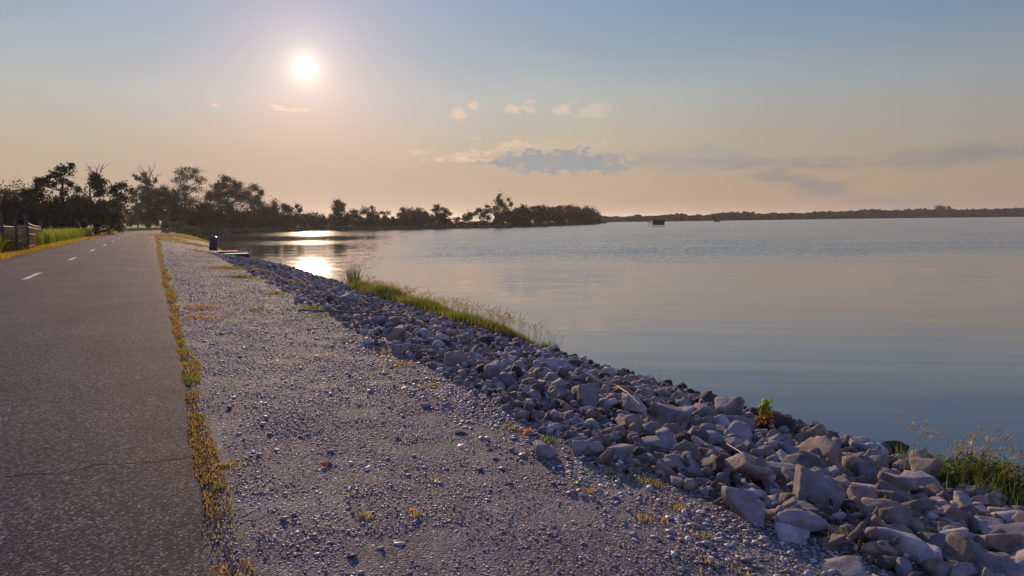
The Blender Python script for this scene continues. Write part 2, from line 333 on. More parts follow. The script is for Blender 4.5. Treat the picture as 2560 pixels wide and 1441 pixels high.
lat = N.n('ShaderNodeCombineXYZ', {0: N.m('MULTIPLY', sp.outputs[0], 1.1), 1: N.m('MULTIPLY', sp.outputs[1], 0.02), 2: 0.0}).outputs[0]
agg = N.mix(1.0, agg, N.ramp(N.noise(lat, 1.0, 3, .5), [(0.3, (0.78, 0.78, 0.80, 1)), (0.7, (1.16, 1.14, 1.12, 1))]), 'MULTIPLY')
wob = N.m('MULTIPLY', N.m('SUBTRACT', N.noise(pos, 1.1, 6, 0.7), 0.5), 0.8)
crk = None
for y0, sl_, wd, x0, x1 in [(at_z(200, 1172, .03)[1]-.12*at_z(200, 1172, .03)[0]*-1, 0.12, 0.018, -9, 1), (at_z(300, 848, .03)[1], 0.0, 0.022, -9, 1), (21.5, 0.05, 0.02, -9, 1), (36.0, 0, 0.04, -9, 1), (60, 0, 0.08, -9, 1)]:
    e = N.m('ABSOLUTE', N.m('SUBTRACT', N.m('ADD', sp.outputs[1], N.m('ADD', wob, N.m('MULTIPLY', sp.outputs[0], sl_))), y0))
    q = N.m('MULTIPLY', N.ss(e, wd*1.5, wd*0.4), N.ss(N.noise(pos, 2.3, 3, .6), 0.36, 0.52))
    crk = q if crk is None else N.m('MAXIMUM', crk, q)
hole = at_z(160, 634, 0)
e = N.vm('LENGTH', N.vm('MULTIPLY', N.vm('SUBTRACT', pos, (hole[0], hole[1], 0)), (1.0, 0.45, 0)))
crk2 = N.ss(N.m('ADD', e, N.m('MULTIPLY', wob, 0.8)), 0.75, 0.45)
agg = N.mix(N.m('MULTIPLY', crk, 0.85), agg, (0.025, 0.022, 0.02, 1)); agg = N.mix(N.m('MULTIPLY', crk2, 0.75), agg, (0.03, 0.026, 0.03, 1))
hh = N.m('SUBTRACT', N.m('ADD', N.m('MULTIPLY', va.outputs['Distance'], -1.0), N.m('MULTIPLY', vb.outputs['Distance'], -0.5)), N.m('MULTIPLY', crk, 2.0))
bm_ = N.n('ShaderNodeBump', {'Strength': 0.8, 'Distance': 0.010, 'Height': hh})
finish(N, princ(N, Base_Color=agg, Roughness=0.9, Specular_IOR_Level=0.06, Normal=bm_))
road = mk('road', V, Fr, rm, smooth=True); tag(road, kind='structure')
pm, N = mat('worn_line_paint'); pos = N.n('ShaderNodeNewGeometry').outputs['Position']
wr = N.ss(N.noise(pos, 38, 5, 0.75), 0.36, 0.52)
finish(N, princ(N, Base_Color=N.mix(wr, (0.16, 0.14, 0.135, 1), (0.66, 0.60, 0.50, 1)), Roughness=0.6))
# centre line dashes, read off the photo's rhythm along the road
y_a = at_z(55, 699, 0.04)[1]; y_b = at_z(105, 682, 0.04)[1]; x_c = at_z(80, 690.5, .04)[0]
y_n = at_z(178, 651, .04)[1]; per = y_n-y_a
b = MB(); k = -1
while y_a+k*per < 185:
    y0 = y_a+k*per; y1 = y0+(y_b-y_a); k += 1; zz = 0.039-0.035*((x_c+3.09)/hw)**2
    b.add([(x_c-.075, y0, zz), (x_c+.075, y0, zz), (x_c+.075, y1, zz), (x_c-.075, y1, zz)], [(0, 1, 2, 3)])
mark = b.build('lane_markings', pm); tag(mark, kind='structure')
print('dash period', per, 'len', y_b-y_a, 'xc', x_c)

# ------------------------------------------------------------------ foliage helpers
def quads(P, size, rng, flat=0.0, aspect=1.0):
    n = len(P); a = rng.normal(size=(n, 3)); a /= np.linalg.norm(a, axis=1)[:, None]
    b = rng.normal(size=(n, 3)); b -= (b*a).sum(1)[:, None]*a; b /= np.linalg.norm(b, axis=1)[:, None]
    s = (size*rng.uniform(.6, 1.4, n))[:, None]
    V = np.stack([P-a*s*.5, P+b*s*.32*aspect, P+a*s*.5, P-b*s*.32*aspect], 1).reshape(-1, 3)
    return V, np.arange(4*n).reshape(-1, 4)
def clump_pts(c, r, n, rng, sub=None, tight=0.34):
    """points in leafy sub-clumps through an ellipsoid; returns points and sub-clump centres"""
    k = sub or max(3, n//70); d = rng.normal(size=(k, 3)); d /= np.linalg.norm(d, axis=1)[:, None]
    cc = c+d*np.asarray(r)*(rng.uniform(0.1, 0.95, k)**0.6)[:, None]
    w_ = rng.integers(0, k, n); g_ = rng.normal(size=(n, 3))*np.minimum(np.asarray(r), np.min(r)*1.5)*tight*rng.uniform(.5, 1.2, (k, 1))[w_]
    return cc[w_]+g_, cc, w_
def tint(n, base, rng, var=.25, w_=None, k=None):
    c = np.tile(np.array(base, float), (n, 1))*rng.uniform(1-var, 1+var, (n, 1))
    if w_ is not None: c *= rng.uniform(.7, 1.3, (k, 1))[w_]
    return c*rng.uniform(.92, 1.08, (n, 3))
GREEN = (0.028, 0.036, 0.014); OLIVE = (0.062, 0.072, 0.022); DARK = (0.024, 0.033, 0.015)
def tree(name, label, Z, basepx, lobes, color=GREEN, dens=1.0, leaf=0.34, bare=(), trunk=None, group=None, r0=None, cat='tree', gz=None, tight=0.34):
    """lobes: (px, py, rx, ry[, density]) in photo pixels at depth Z, each a real ellipsoid of leaf clumps"""
    rng = np.random.default_rng(int(abs(basepx*7+Z))); mpp = Z/F_PX
    b0 = at_d(basepx, 575, Z); gx, gy = b0[0], b0[1]; b0 = np.array([gx, gy, float(H(np.array([gx]), np.array([gy]))[0])-0.1])
    root = empty(name, b0); tag(root, label, cat, group)
    cs = []; P = []; C = []; T = MB(); lob = []
    for l in lobes:
        u, v, rx, ry = l[:4]; dn = l[4] if len(l) > 4 else 1.0
        ry = ry*(1.22 if ry < 12 else 1.05); c = at_d(u, v, Z)+Fv*rng.uniform(-.5, .5)*rx*mpp; c[2] = max(c[2], b0[2]+ry*mpp*0.4)
        r = np.array([rx*mpp, rx*mpp*0.9, ry*mpp]); area = 3.14*rx*ry*mpp*mpp
        n = int(area/(leaf*leaf*.32)*3.9*dens*dn)+30; k = max(5, int(area/(leaf*leaf*7)))
        p, cc, w_ = clump_pts(c, r, n, rng, k, tight*min(1.0, 3.2/math.sqrt(k))+0.06); P.append(p); C.append(tint(n, color, rng, .3, w_, k)); lob.append((c, cc))
    tops = np.array([c for c, _ in lob]); H_ = tops[:, 2].max()-b0[2]
    r0 = r0 or max(.12, H_*0.022)
    if trunk is None: trunk = [(basepx, 0.0), ((basepx*.6+lobes[0][0]*.4), 0.5), (lobes[0][0], 0.93)]
    tp = []
    for u, f in trunk:
        q = at_d(u, 575, Z); tp.append(np.array([q[0]+rng.normal()*.1, q[1], b0[2]+f*H_]))
    tp = np.array(tp); fs = np.linspace(0, 1, 10)
    tt = np.stack([np.interp(fs, np.linspace(0, 1, len(tp)), tp[:, i]) for i in range(3)], 1)
    tt[1:-1] += rng.normal(size=(8, 3))*(0.012*H_*np.array([1, 1, 0]))
    T.tube(tt, r0*(1-0.85*fs)*np.where(fs == 0, 1.35, 1), 7)
    for c, cc in lob:
        i = int(np.argmin(np.abs(tt[:, 2]-(c[2]-0.25*abs(c[0]-tt[5, 0])-0.08*H_)))); i = min(max(i, 2), 9)
        m_ = (tt[i]+c)/2+rng.normal(size=3)*.06*np.linalg.norm(c-tt[i]); rr = r0*(1-.8*i/9)*.6
        T.tube([tt[i], m_, c], [rr, rr*.7, rr*.45], 5)
        for q in cc[:14]: T.tube([c if rng.random() < .5 else m_, (c+q)/2+rng.normal(size=3)*.1, q], [rr*.35, rr*.25, .02], 4)
    T.build('trunk', M_BARK, root)
    if bare:
        B = MB()
        for path in bare:
            pts = [at_d(u, v, Z)+Fv*rng.normal()*.15 for u, v in path]
            n = len(pts); rad = [r0*0.30*(1-.75*i/(n-1)) for i in range(n)]; B.tube(pts, rad, 5)
            for i in range(1, n):
                for _ in range(3):
                    a = pts[i-1]+(pts[i]-pts[i-1])*rng.random(); d = (pts[i]-pts[i-1]); d = (d/np.linalg.norm(d)+rng.normal(size=3)*.55)*.6
                    B.tube([a, a+d*rng.uniform(.5, 1.3), a+d*rng.uniform(1.2, 2.0)+rng.normal(size=3)*.3], [.05, .035, .02], 4)
        B.build('dead_branches', M_TWIG, root)
    P = np.vstack(P); C = np.vstack(C); keep = P[:, 2] > b0[2]; P, C = P[keep], C[keep]
    V, Fq = quads(P, leaf, rng); mk('crown', V, Fq, M_LEAF, root, np.repeat(C, 4, 0)); return root

# ------------------------------------------------------------------ trees beyond the road and field
G1 = 'trees at the far end of the road'
tree('tree', 'loose pale green tree at the far left behind the wire fence', 118, 30, [(30, 478, 32, 20, .7), (6, 505, 30, 26, .8), (62, 492, 22, 20, .7), (20, 535, 40, 30, .8), (-30, 500, 40, 40)], OLIVE, 1.0, group=G1)
tree('tree', 'dark vine-covered column tree beside the pale tree at far left', 112, 66, [(66, 492, 13, 22, 1.4), (62, 520, 20, 25, 1.3), (64, 552, 26, 25, 1.2)], DARK, 1.1, group=G1, tight=.3)
tree('tree', 'narrow dark spire-topped tree left of the tall leaning-crowned tree', 116, 100, [(90, 458, 11, 16, 1.4), (95, 482, 17, 18, 1.3), (104, 515, 28, 30, 1.1), (110, 550, 30, 25)], DARK, 1.1, group=G1, tight=.3)
tree('tree', 'tall tree with a high crown swept to the right and a long left limb', 125, 161,
     [(160, 428, 22, 9, 1.2), (177, 416, 11, 6, 1.3), (140, 431, 12, 6), (152, 441, 14, 6), (157, 456, 12, 8), (118, 449, 17, 9, 1.2), (108, 460, 14, 8), (134, 463, 17, 6), (176, 462, 11, 8), (165, 480, 12, 9, .8), (150, 495, 11, 10, .7), (176, 500, 10, 9, .7), (160, 530, 24, 20)], GREEN, 1.15, group=G1, trunk=[(162, 0), (160, .5), (158, .92)], r0=.42)
tree('tree', 'upright tree with bare forked twigs above its leafy crown', 128, 240,
     [(228, 446, 13, 10, 1.1), (246, 452, 16, 12, 1.1), (255, 468, 14, 10), (232, 468, 16, 11), (240, 486, 22, 10), (205, 478, 13, 9, .8), (196, 494, 16, 9, .8), (216, 500, 18, 10), (240, 525, 40, 25)], GREEN, 1.1,
     bare=[[(238, 455), (234, 438), (228, 425), (224, 418)], [(240, 455), (246, 438), (252, 428), (257, 421)], [(242, 450), (243, 428), (240, 420)]], group=G1, r0=.38)
tree('tree', 'shorter bushy tree with a flat leaning top left of the road end', 124, 272, [(303, 467, 18, 8, 1.1), (288, 478, 15, 10), (322, 478, 10, 6, .8), (296, 498, 20, 14), (285, 520, 30, 20)], DARK, 1.1, group=G1, trunk=[(272, 0), (285, .5), (300, .95)])
tree('tree', 'half dead tree with bare branching top beside the end of the road', 250, 373,
     [(338, 441, 7, 4), (346, 449, 8, 4), (362, 436, 8, 6), (357, 450, 10, 6), (372, 458, 10, 7), (390, 452, 4, 8), (352, 470, 14, 8, .8), (338, 482, 14, 8, .8), (330, 500, 16, 9, .8), (372, 480, 16, 12)], GREEN, 1.0, leaf=.42,
     bare=[[(370, 470), (368, 445), (358, 425), (349, 415)], [(371, 465), (374, 435), (371, 412)], [(372, 455), (380, 430), (388, 418)], [(378, 475), (388, 455), (393, 441), (399, 437)], [(368, 445), (355, 433), (345, 425)], [(385, 460), (382, 440), (377, 425)]], group=G1, trunk=[(373, 0), (372, .5), (370, .9)], r0=.62)
tree('tree', 'broad round dark tree overhanging the end of the road', 246, 418, [(372, 500, 22, 16, 1.2), (402, 484, 28, 14, 1.2), (432, 492, 24, 18, 1.2), (400, 515, 45, 22, 1.3), (438, 525, 28, 25, 1.2), (395, 540, 42, 18, 1.2), (440, 552, 26, 20, 1.2)], DARK, 1.2, leaf=.42, group=G1)
tree('tree', 'tall airy tree with a see-through twin crown right of the road end', 252, 474, [(452, 430, 15, 9, .62), (468, 425, 10, 6, .5), (490, 430, 16, 9, .62), (478, 448, 26, 10, .55), (448, 449, 14, 9, .6), (503, 452, 12, 12, .55), (468, 470, 22, 9, .6), (492, 474, 16, 9, .5), (458, 490, 16, 10, .8), (476, 505, 22, 12, .9)], GREEN, .9, leaf=.40, group=G1, r0=.45)
tree('tree', 'large rounded tree with speckled gaps on the wooded shore', 254, 570, [(570, 452, 24, 9), (550, 466, 22, 11), (594, 466, 22, 12), (572, 480, 36, 15, .95), (542, 492, 22, 15), (602, 495, 22, 15, .9), (568, 510, 34, 16, .8)], DARK, 1.0, leaf=.42, group=G1, r0=.5)
tree('tree', 'rounded tree with drooping right edge at the end of the tall shore trees', 258, 632, [(628, 473, 16, 9), (652, 480, 10, 9), (616, 492, 18, 14), (645, 500, 16, 13), (632, 515, 28, 13, .8), (655, 520, 9, 14, .7)], DARK, 1.0, leaf=.42, group=G1)
tree('tree', 'low dark tree between the airy tree and the large rounded tree', 250, 522, [(520, 498, 15, 12), (510, 520, 22, 18), (530, 535, 25, 22)], DARK, 1.1, leaf=.42, group=G1)
tree('tree', 'young tree with slim trunk in the gap behind the road bend', 285, 345, [(345, 535, 16, 12), (330, 528, 14, 12), (352, 520, 16, 12)], GREEN, 1.0, leaf=.5, group=G1, r0=.3)

def undergrowth(name, label, items, color, leaf, dens=1.2, cat='undergrowth'):
    rng = np.random.default_rng(abs(len(items)+int(items[0][0]))); P = []; C = []
    for u, v, rx, ry, Z in items:
        mpp = Z/F_PX; c = at_d(u, v, Z); r = np.array([rx*mpp, rx*mpp, ry*mpp]); area = 3.14*rx*ry*mpp*mpp
        n = int(area/(leaf*leaf*.32)*3.4*dens)+20; k = max(4, int(area/(leaf*leaf*10)))
        p, cc, w_ = clump_pts(c, r, n, rng, k, .3); gzz = WATER if u > 430 else -.3
        p = p[p[:, 2] > gzz]; P.append(p); C.append(tint(len(p), color, rng, .3))
    P = np.vstack(P); C = np.vstack(C); V, Fq = quads(P, leaf, rng)
    o = mk(name, V, Fq, M_LEAF, None, np.repeat(C, 4, 0)); return tag(o, label, cat, kind='stuff')
it = []
for u in range(-40, 300, 7): it.append((u+RNG.uniform(-4, 4), 545+RNG.uniform(-18, 12), 18, 28+RNG.uniform(-4, 8), 110+RNG.uniform(-4, 8)))
undergrowth('undergrowth', 'dark thicket under the trees behind the green field', it, DARK, .36, 1.0)
it = []
for u in range(452, 700, 7): it.append((u+RNG.uniform(-4, 4), 549+RNG.uniform(-16, 12), 17, 24+RNG.uniform(-4, 8), 246+RNG.uniform(-4, 8)))
for u in range(452, 640, 7): it.append((u, 569, 12, 9, 244+RNG.uniform(-2, 3)))
for u in range(300, 440, 7): it.append((u, 556+RNG.uniform(-2, 2), 9, 9, 350+RNG.uniform(0, 10)))
for u in list(range(300, 330, 8))+list(range(330, 400, 6)): it.append((u+RNG.uniform(-2, 2), 545+RNG.uniform(-4, 4)-(8 if u > 375 else 0), 9, 15, 340+RNG.uniform(0, 10)))
undergrowth('undergrowth', 'dark thicket under the tall trees at the water', it, DARK, .46, 1.1)

# ------------------------------------------------------------------ peninsula
us = np.array([u for u, _ in shore_px]); zs = np.array([proj(tuple(s)+(WATER,))[2] for s in S])
def zsh(u, e=16): return float(np.interp(u, us, zs))+e
G2 = 'trees along the wooded peninsula'
pen = [('round dark bush-like tree right of the tall shore trees', 676, [(676, 528, 13, 11), (672, 545, 20, 16)], 0, ()),
       ('small domed tree with a left-leaning crown over the peninsula thicket', 712, [(708, 518, 15, 8), (722, 530, 12, 10), (712, 545, 18, 14)], 0, ()),
       ('thin scraggly tree with twigs sticking out on the peninsula', 746, [(743, 517, 5, 6, .8), (748, 528, 8, 7), (742, 545, 16, 12)], 0, [[(745, 530), (740, 514), (738, 507)], [(747, 530), (752, 518), (755, 512)]]),
       ('low tree near the brightest sun glitter on the water', 778, [(768, 540, 14, 7), (790, 541, 16, 7)], 0, ()),
       ('tallest round-headed tree on the left half of the peninsula', 846, [(846, 512, 15, 8, 1.1), (840, 522, 16, 7), (854, 523, 13, 7), (846, 538, 16, 10)], 0, ()),
       ('small round tree just right of the round-headed tree', 884, [(882, 531, 13, 6), (886, 543, 16, 8)], 0, ()),
       ('small tree with a pointed top and a slanting right shoulder', 922, [(917, 530, 14, 7), (928, 522, 6, 4), (930, 538, 14, 8)], 0, ()),
       ('small flat tree with sky showing beneath its crown', 962, [(960, 534, 13, 5, .9), (965, 545, 14, 7)], 0, ()),
       ('wide low tree in the middle of the peninsula', 1012, [(1008, 532, 15, 7), (1022, 535, 14, 7), (1010, 545, 20, 9)], 0, ()),
       ('wide tree with bumpy top next to the notched tree', 1048, [(1046, 533, 17, 7), (1062, 537, 12, 7), (1045, 546, 20, 9)], 0, ()),
       ('layered tree with two notched tops before the gap in the peninsula wood', 1100, [(1094, 517, 8, 5), (1090, 527, 12, 6), (1108, 525, 9, 5), (1116, 535, 11, 6), (1102, 542, 20, 9)], 0, ()),
       ('low shrubby tree in the gap of the peninsula wood', 1145, [(1142, 549, 10, 5), (1160, 546, 10, 6)], 0, ()),
       ('sloping pale green tree right of the gap in the wood', 1182, [(1180, 536, 12, 7), (1195, 530, 10, 7), (1170, 545, 14, 7)], 1, ()),
       ('small tufted tree left of the dead-topped tree on the peninsula', 1220, [(1217, 517, 6, 5), (1222, 528, 14, 7), (1215, 540, 16, 10)], 0, ()),
       ('dead-topped tree rising highest on the peninsula', 1258, [(1248, 492, 6, 4), (1243, 502, 8, 5), (1255, 508, 8, 5), (1278, 508, 6, 5), (1272, 500, 3, 3), (1250, 520, 18, 8), (1262, 535, 22, 12)], 0,
        [[(1258, 520), (1259, 500), (1257, 485), (1253, 478)], [(1260, 518), (1263, 497), (1267, 482)], [(1262, 515), (1268, 500), (1276, 492), (1279, 497)], [(1258, 505), (1252, 495), (1247, 486)]]),
       ('rounded tree right behind the dead-topped tree', 1304, [(1298, 523, 14, 7), (1314, 520, 12, 6), (1304, 538, 22, 14)], 0, ()),
       ('broad tree in the dense middle of the right wood', 1346, [(1336, 521, 15, 6), (1356, 524, 14, 7), (1345, 538, 24, 14)], 0, ()),
       ('even-topped tree in the dense right wood', 1392, [(1382, 526, 16, 7), (1402, 523, 14, 6), (1392, 540, 24, 13)], 0, ()),
       ('rounded tree near the right end of the peninsula wood', 1436, [(1424, 523, 14, 6), (1442, 524, 12, 6), (1434, 540, 22, 12)], 0, ()),
       ('last tree at the right tip of the peninsula', 1468, [(1463, 526, 10, 6), (1474, 535, 9, 7), (1466, 545, 16, 10)], 0, ())]
for lab, bx, lb, cidx, bare in pen:
    tree('tree', lab, zsh(bx), bx, lb, (OLIVE if cidx else GREEN), 1.25, leaf=.5 if bx < 1200 else .62, bare=bare, group=G2)
it = []
for u in np.arange(660, 1495, 6.5):
    gap = 1125 < u < 1235; y0 = np.interp(u, us, [v for _, v in shore_px])
    it.append((u, y0-(8 if gap else 22 if 1240 < u < 1475 else 18)-RNG.uniform(0, 3), 10, (5 if gap else 19 if 1240 < u < 1470 else 16)+RNG.uniform(-1, 3)*(0.5 if u > 1470 else 1), zsh(u, 10)+RNG.uniform(0, 6)))
undergrowth('undergrowth', 'dark bushes filling the peninsula between its trees', it, GREEN, .55, 1.5)
# low reeds along the water's edge of peninsula and bay
P = []; rng = np.random.default_rng(5)
pl = np.array([(7.9, 150), (9.5, 185), (13, 208)]+S); seg = np.linalg.norm(np.diff(pl, axis=0), axis=1); cum = np.concatenate([[0], np.cumsum(seg)])
n = 26000; tq = rng.uniform(0, cum[-1], n); bx = np.interp(tq, cum, pl[:, 0]); by = np.interp(tq, cum, pl[:, 1])
k_ = np.clip(np.searchsorted(cum, tq)-1, 0, len(seg)-1); dx = np.diff(pl, axis=0)[k_]/seg[k_][:, None]; nx = np.stack([-dx[:, 1], dx[:, 0]], 1)
of = rng.uniform(-.6, 7, n); hz = rng.uniform(0, 1, n)**1.3*(0.9+0.25*np.clip(of, 0, 3))
P = np.stack([bx+nx[:, 0]*of, by+nx[:, 1]*of, WATER+hz], 1); V, Fq = quads(P, .5, rng)
tag(mk('reeds', V, Fq, M_LEAF, None, np.repeat(tint(n, (0.035, 0.042, 0.016), rng, .3), 4, 0)), 'low reeds and scrub lining the far waterline', 'reeds', kind='stuff')

# ------------------------------------------------------------------ far shore
tops = [(1440, 542), (1516, 541), (1560, 542), (1597, 538), (1610, 541), (1650, 540), (1697, 535), (1720, 539), (1750, 537), (1770, 539), (1800, 534), (1840, 532), (1880, 531), (1900, 535), (1960, 533), (2000, 535), (2060, 529), (2100, 531), (2150, 527), (2180, 525), (2230, 527), (2280, 525), (2330, 523), (2400, 526), (2450, 524), (2480, 526), (2500, 523), (2560, 522), (2640, 519), (2800, 516)]
fz = np.array([proj(tuple(p)+(WATER,))[2] for p in FS]); fu = np.array([u for u, _ in far_px])
P = []; C = []; rng = np.random.default_rng(9)
u = 1445.0
while u < 2780:
    Z = float(np.interp(u, fu, fz))+20; tpy = np.interp(u, [a for a, _ in tops], [a for _, a in tops])+rng.uniform(-1.5, 2.5); by_ = np.interp(u, fu, [v for _, v in far_px])
    mpp = Z/F_PX; hgt_ = (by_-tpy); rx = rng.uniform(6, 13)
    for row in range(2):
        c = at_d(u+rng.uniform(-3, 3), (tpy+hgt_*(.38 if row == 0 else .7)), Z+row*-6); r = np.array([rx*mpp, rx*mpp, hgt_*mpp*.42]); nn = 420
        d = rng.normal(size=(nn, 3)); d /= np.linalg.norm(d, axis=1)[:, None]; bump = 1+.22*np.sin(d[:, 0]*5+u)*np.cos(d[:, 2]*6+u*.3)
        P.append(c+d*r*(rng.uniform(.55, 1.0, nn)*bump)[:, None]); C.append(tint(nn, (.012, .017, .016), rng, .25)*rng.uniform(.7, 1.3))
    u += rx*.8
P = np.vstack(P); C = np.vstack(C); sz = np.linalg.norm(P, axis=1)/F_PX*3.4
V, Fq = quads(P, sz, rng, aspect=1.5)
tag(mk('far_shore_forest', V, Fq, M_LEAF, None, np.repeat(C, 4, 0)), 'long low wooded shore across the lake', 'forest', kind='stuff')
for lab, bx, lb in [('taller round tree standing above the far shore woods', 2348, [(2347, 521, 12, 5), (2352, 528, 14, 7)]), ('small round treetop beside the taller tree on far shore', 2375, [(2373, 521, 5, 4), (2375, 529, 8, 7)])]:
    tree('tree', lab, float(np.interp(bx, fu, fz))+15, bx, lb, DARK, 1.3, leaf=2.0, group='treetops above the far shore', r0=.5)

# ------------------------------------------------------------------ blades of grass
def blades(P, h, wd, rng, lean=.35, color=(0.1, 0.12, 0.03), var=.3, bend=.4, az=None):
    n = len(P); h = h*rng.uniform(.55, 1.25, n) if np.isscalar(h) else h; a = rng.uniform(0, 2*np.pi, n) if az is None else az
    ln = np.abs(rng.normal(0, lean, n)); dx = np.stack([np.cos(a), np.sin(a), 0*a], 1); sx = np.stack([-np.sin(a+rng.normal(0, .8, n)), np.cos(a), 0*a], 1)
    w_ = (wd*rng.uniform(.7, 1.3, n))[:, None]; up = np.array([0, 0, 1.0])
    m1 = P+up*(h*.5*np.cos(ln*.6))[:, None]+dx*(h*.5*np.sin(ln*.6))[:, None]
    t1 = m1+up*(h*.5*np.cos(ln*1.2+bend*ln))[:, None]+dx*(h*.5*np.sin(ln*1.2+bend*ln))[:, None]
    V = np.stack([P-sx*w_*.5, P+sx*w_*.5, m1-sx*w_*.4, m1+sx*w_*.4, t1], 1).reshape(-1, 3)
    b_ = np.arange(n)[:, None]*5; Fc = np.concatenate([b_+np.array([0, 1, 3]), b_+np.array([0, 3, 2]), b_+np.array([2, 3, 4])], 1).reshape(-1, 3)
    col = tint(n, color, rng, var) if np.ndim(color) == 1 else color*rng.uniform(1-var, 1+var, (n, 1)); return V, Fc, np.repeat(col, 5, 0)
def join(parts):
    V = []; Fc = []; C = []; b_ = 0
    for v, f, c in parts: V.append(v); Fc.append(f+b_); C.append(c); b_ += len(v)
    return np.vstack(V), np.vstack(Fc), np.vstack(C)
def ground_pts(x, y): return np.stack([x, y, H(x, y)-.005], 1)
rng = np.random.default_rng(21)
# green field left of the road
n = 80000; y = 41+rng.uniform(0, 1, n)**1.4*75; x = -7.9-np.abs(rng.uniform(0, 1, n))**1.7*30
P = ground_pts(x, y); hh = rng.uniform(.9, 1.4, n)*(.85+.3*vn(x, y, .3))
col = np.stack([.15+.06*rng.random(n), .20+.06*rng.random(n), .03+0*x], 1)*(0.35+1.2*vn(x, y, .9, 2))[:, None]
V, Fc, C = blades(P, hh, .07, rng, .35, col, .25)
tag(mk('green_field', V, Fc, M_GRASS, None, C), 'tall green crop-like weeds in the field left of the road', 'tall weeds', kind='stuff')
# dry verge on the left of the road
n = 34000; y = 22+rng.uniform(0, 1, n)**1.6*165; x = ROAD_L-.05-rng.uniform(0, 1, n)**1.4*1.9
V, Fc, C = blades(ground_pts(x, y), rng.uniform(.06, .22, n), .035, rng, .5, np.stack([.34+0*x, .22+.05*rng.random(n), .06+0*x], 1)*(.6+.7*vn(x, y, .8, 4))[:, None], .3)
tag(mk('dry_verge_grass', V, Fc, M_GRASS, None, C), 'dry golden grass verge along the left edge of the road', 'dry grass', kind='stuff')
# bright meadow seen under the trees past the road bend
n = 9000; y = rng.uniform(255, 330, n); x = rng.uniform(-40, 12, n)
V, Fc, C = blades(ground_pts(x, y), rng.uniform(.2, .5, n), .4, rng, .4, (0.20, 0.22, 0.05), .3)
tag(mk('meadow_grass', V, Fc, M_GRASS, None, C), 'sunlit meadow grass beyond the bend in the road', 'grass', kind='stuff')
# strip of dry grass along the right road edge
n = 140000; y = 1.5+rng.uniform(0, 1, n)**3.4*120; wd = .05+.14*vn(y, 0, .9, 6)
dens_ = vn(y, 0*y, .55, 8)*.6+vn(y, 0*y, 2.3, 9)*.5
x = ROAD_R+.0+wd*rng.uniform(-.25, 1.15, n)+.12*(vn(y, 9, .12)-.5); keep = (dens_+.05*(y < 5) > .34+.34*rng.random(n)) | (rng.random(n) < .05); x, y = x[keep], y[keep]; n = len(x)
g_ = np.clip((.6*vn(x, y, 6, 12)+.4*vn(x, y, 1.2, 13)-.45)*5, 0, 1)[:, None]
col = np.array([.30, .21, .095])*(1-g_)+np.array([.20, .22, .045])*g_
P = ground_pts(x, y); P[:, 2] = np.maximum(P[:, 2], -.04)
V, Fc, C = blades(P, rng.uniform(.008, .035, n)*(1+y/25), .0024+.0011*y, rng, 1.2, col, .5)
tag(mk('edge_grass', V, Fc, M_GRASS, None, C), 'strip of dry golden grass along the right edge of the road', 'dry grass', kind='stuff')
# sparse tufts on the gravel shoulder: (px, py, r_m, count, green)
parts = []
for u, v, r, cnt, gr in [(500, 775, .5, 500, .1), (505, 800, .45, 400, .1), (640, 773, .35, 260, .6), (790, 762, .45, 700, .8), (800, 785, .25, 240, .9), (690, 732, .4, 260, .7), (570, 668, .9, 900, .5), (600, 690, .6, 500, .8), (640, 665, 1.0, 500, .5), (720, 685, .9, 700, .4), (800, 705, .6, 300, .5),
                         (1270, 1053, .08, 120, .5), (1368, 1083, .10, 220, .9), (1290, 1060, .08, 60, .3), (1080, 950, .14, 160, .2), (560, 1180, .15, 300, .25), (545, 1240, .12, 250, .7), (1540, 1170, .12, 160, .9), (1625, 1180, .14, 200, .6), (1470, 1218, .05, 70, .3), (1690, 1250, .12, 160, .4), (1650, 1285, .10, 110, .1), (1755, 1320, .08, 100, .6), (1610, 1285, .08, 80, .1),
                         (880, 1243, .05, 40, .3), (905, 1300, .05, 50, .3), (1095, 1200, .04, 40, .2), (1780, 1395, .07, 70, .2), (1860, 1415, .07, 60, .2), (2115, 1395, .10, 240, .9), (1990, 1430, .12, 160, .8), (1040, 395+900, .04, 40, .1), (545, 612, 1.8, 1500, .6), (500, 600, 2.6, 2500, .35), (465, 590, 3.5, 3000, .3), (440, 586, 3.5, 2500, .3), (400, 590, 2.0, 1500, .15), (430, 597, 1.2, 300, .3), (1000, 900, .2, 160, .2), (960, 870, .2, 140, .3), (870, 845, .2, 150, .6), (395, 600, .5, 300, .2)]:
    p = at_z(u, v, -.08); cnt = int(cnt*.6) if v > 700 else cnt; q = rng.normal(size=(cnt, 2))*r*.55*(.35+1.3*rng.random((cnt, 1))); x = p[0]+q[:, 0]*.8; y = p[1]+q[:, 1]; P = ground_pts(x, y); dst = float(np.hypot(*p[:2])); cnt_ = cnt
    col = np.array([.36, .24, .08])*(1-gr)+np.array([.13, .19, .035])*gr
    parts.append(blades(P, rng.uniform(.012, .045, cnt)*(1+dst/25), .003+.0011*dst, rng, .8, np.tile(col, (cnt, 1)), .35))
V, Fc, C = join(parts); tag(mk('shoulder_grass', V, Fc, M_GRASS, None, C), 'sparse grass tufts scattered over the gravel shoulder', 'grass', kind='stuff')

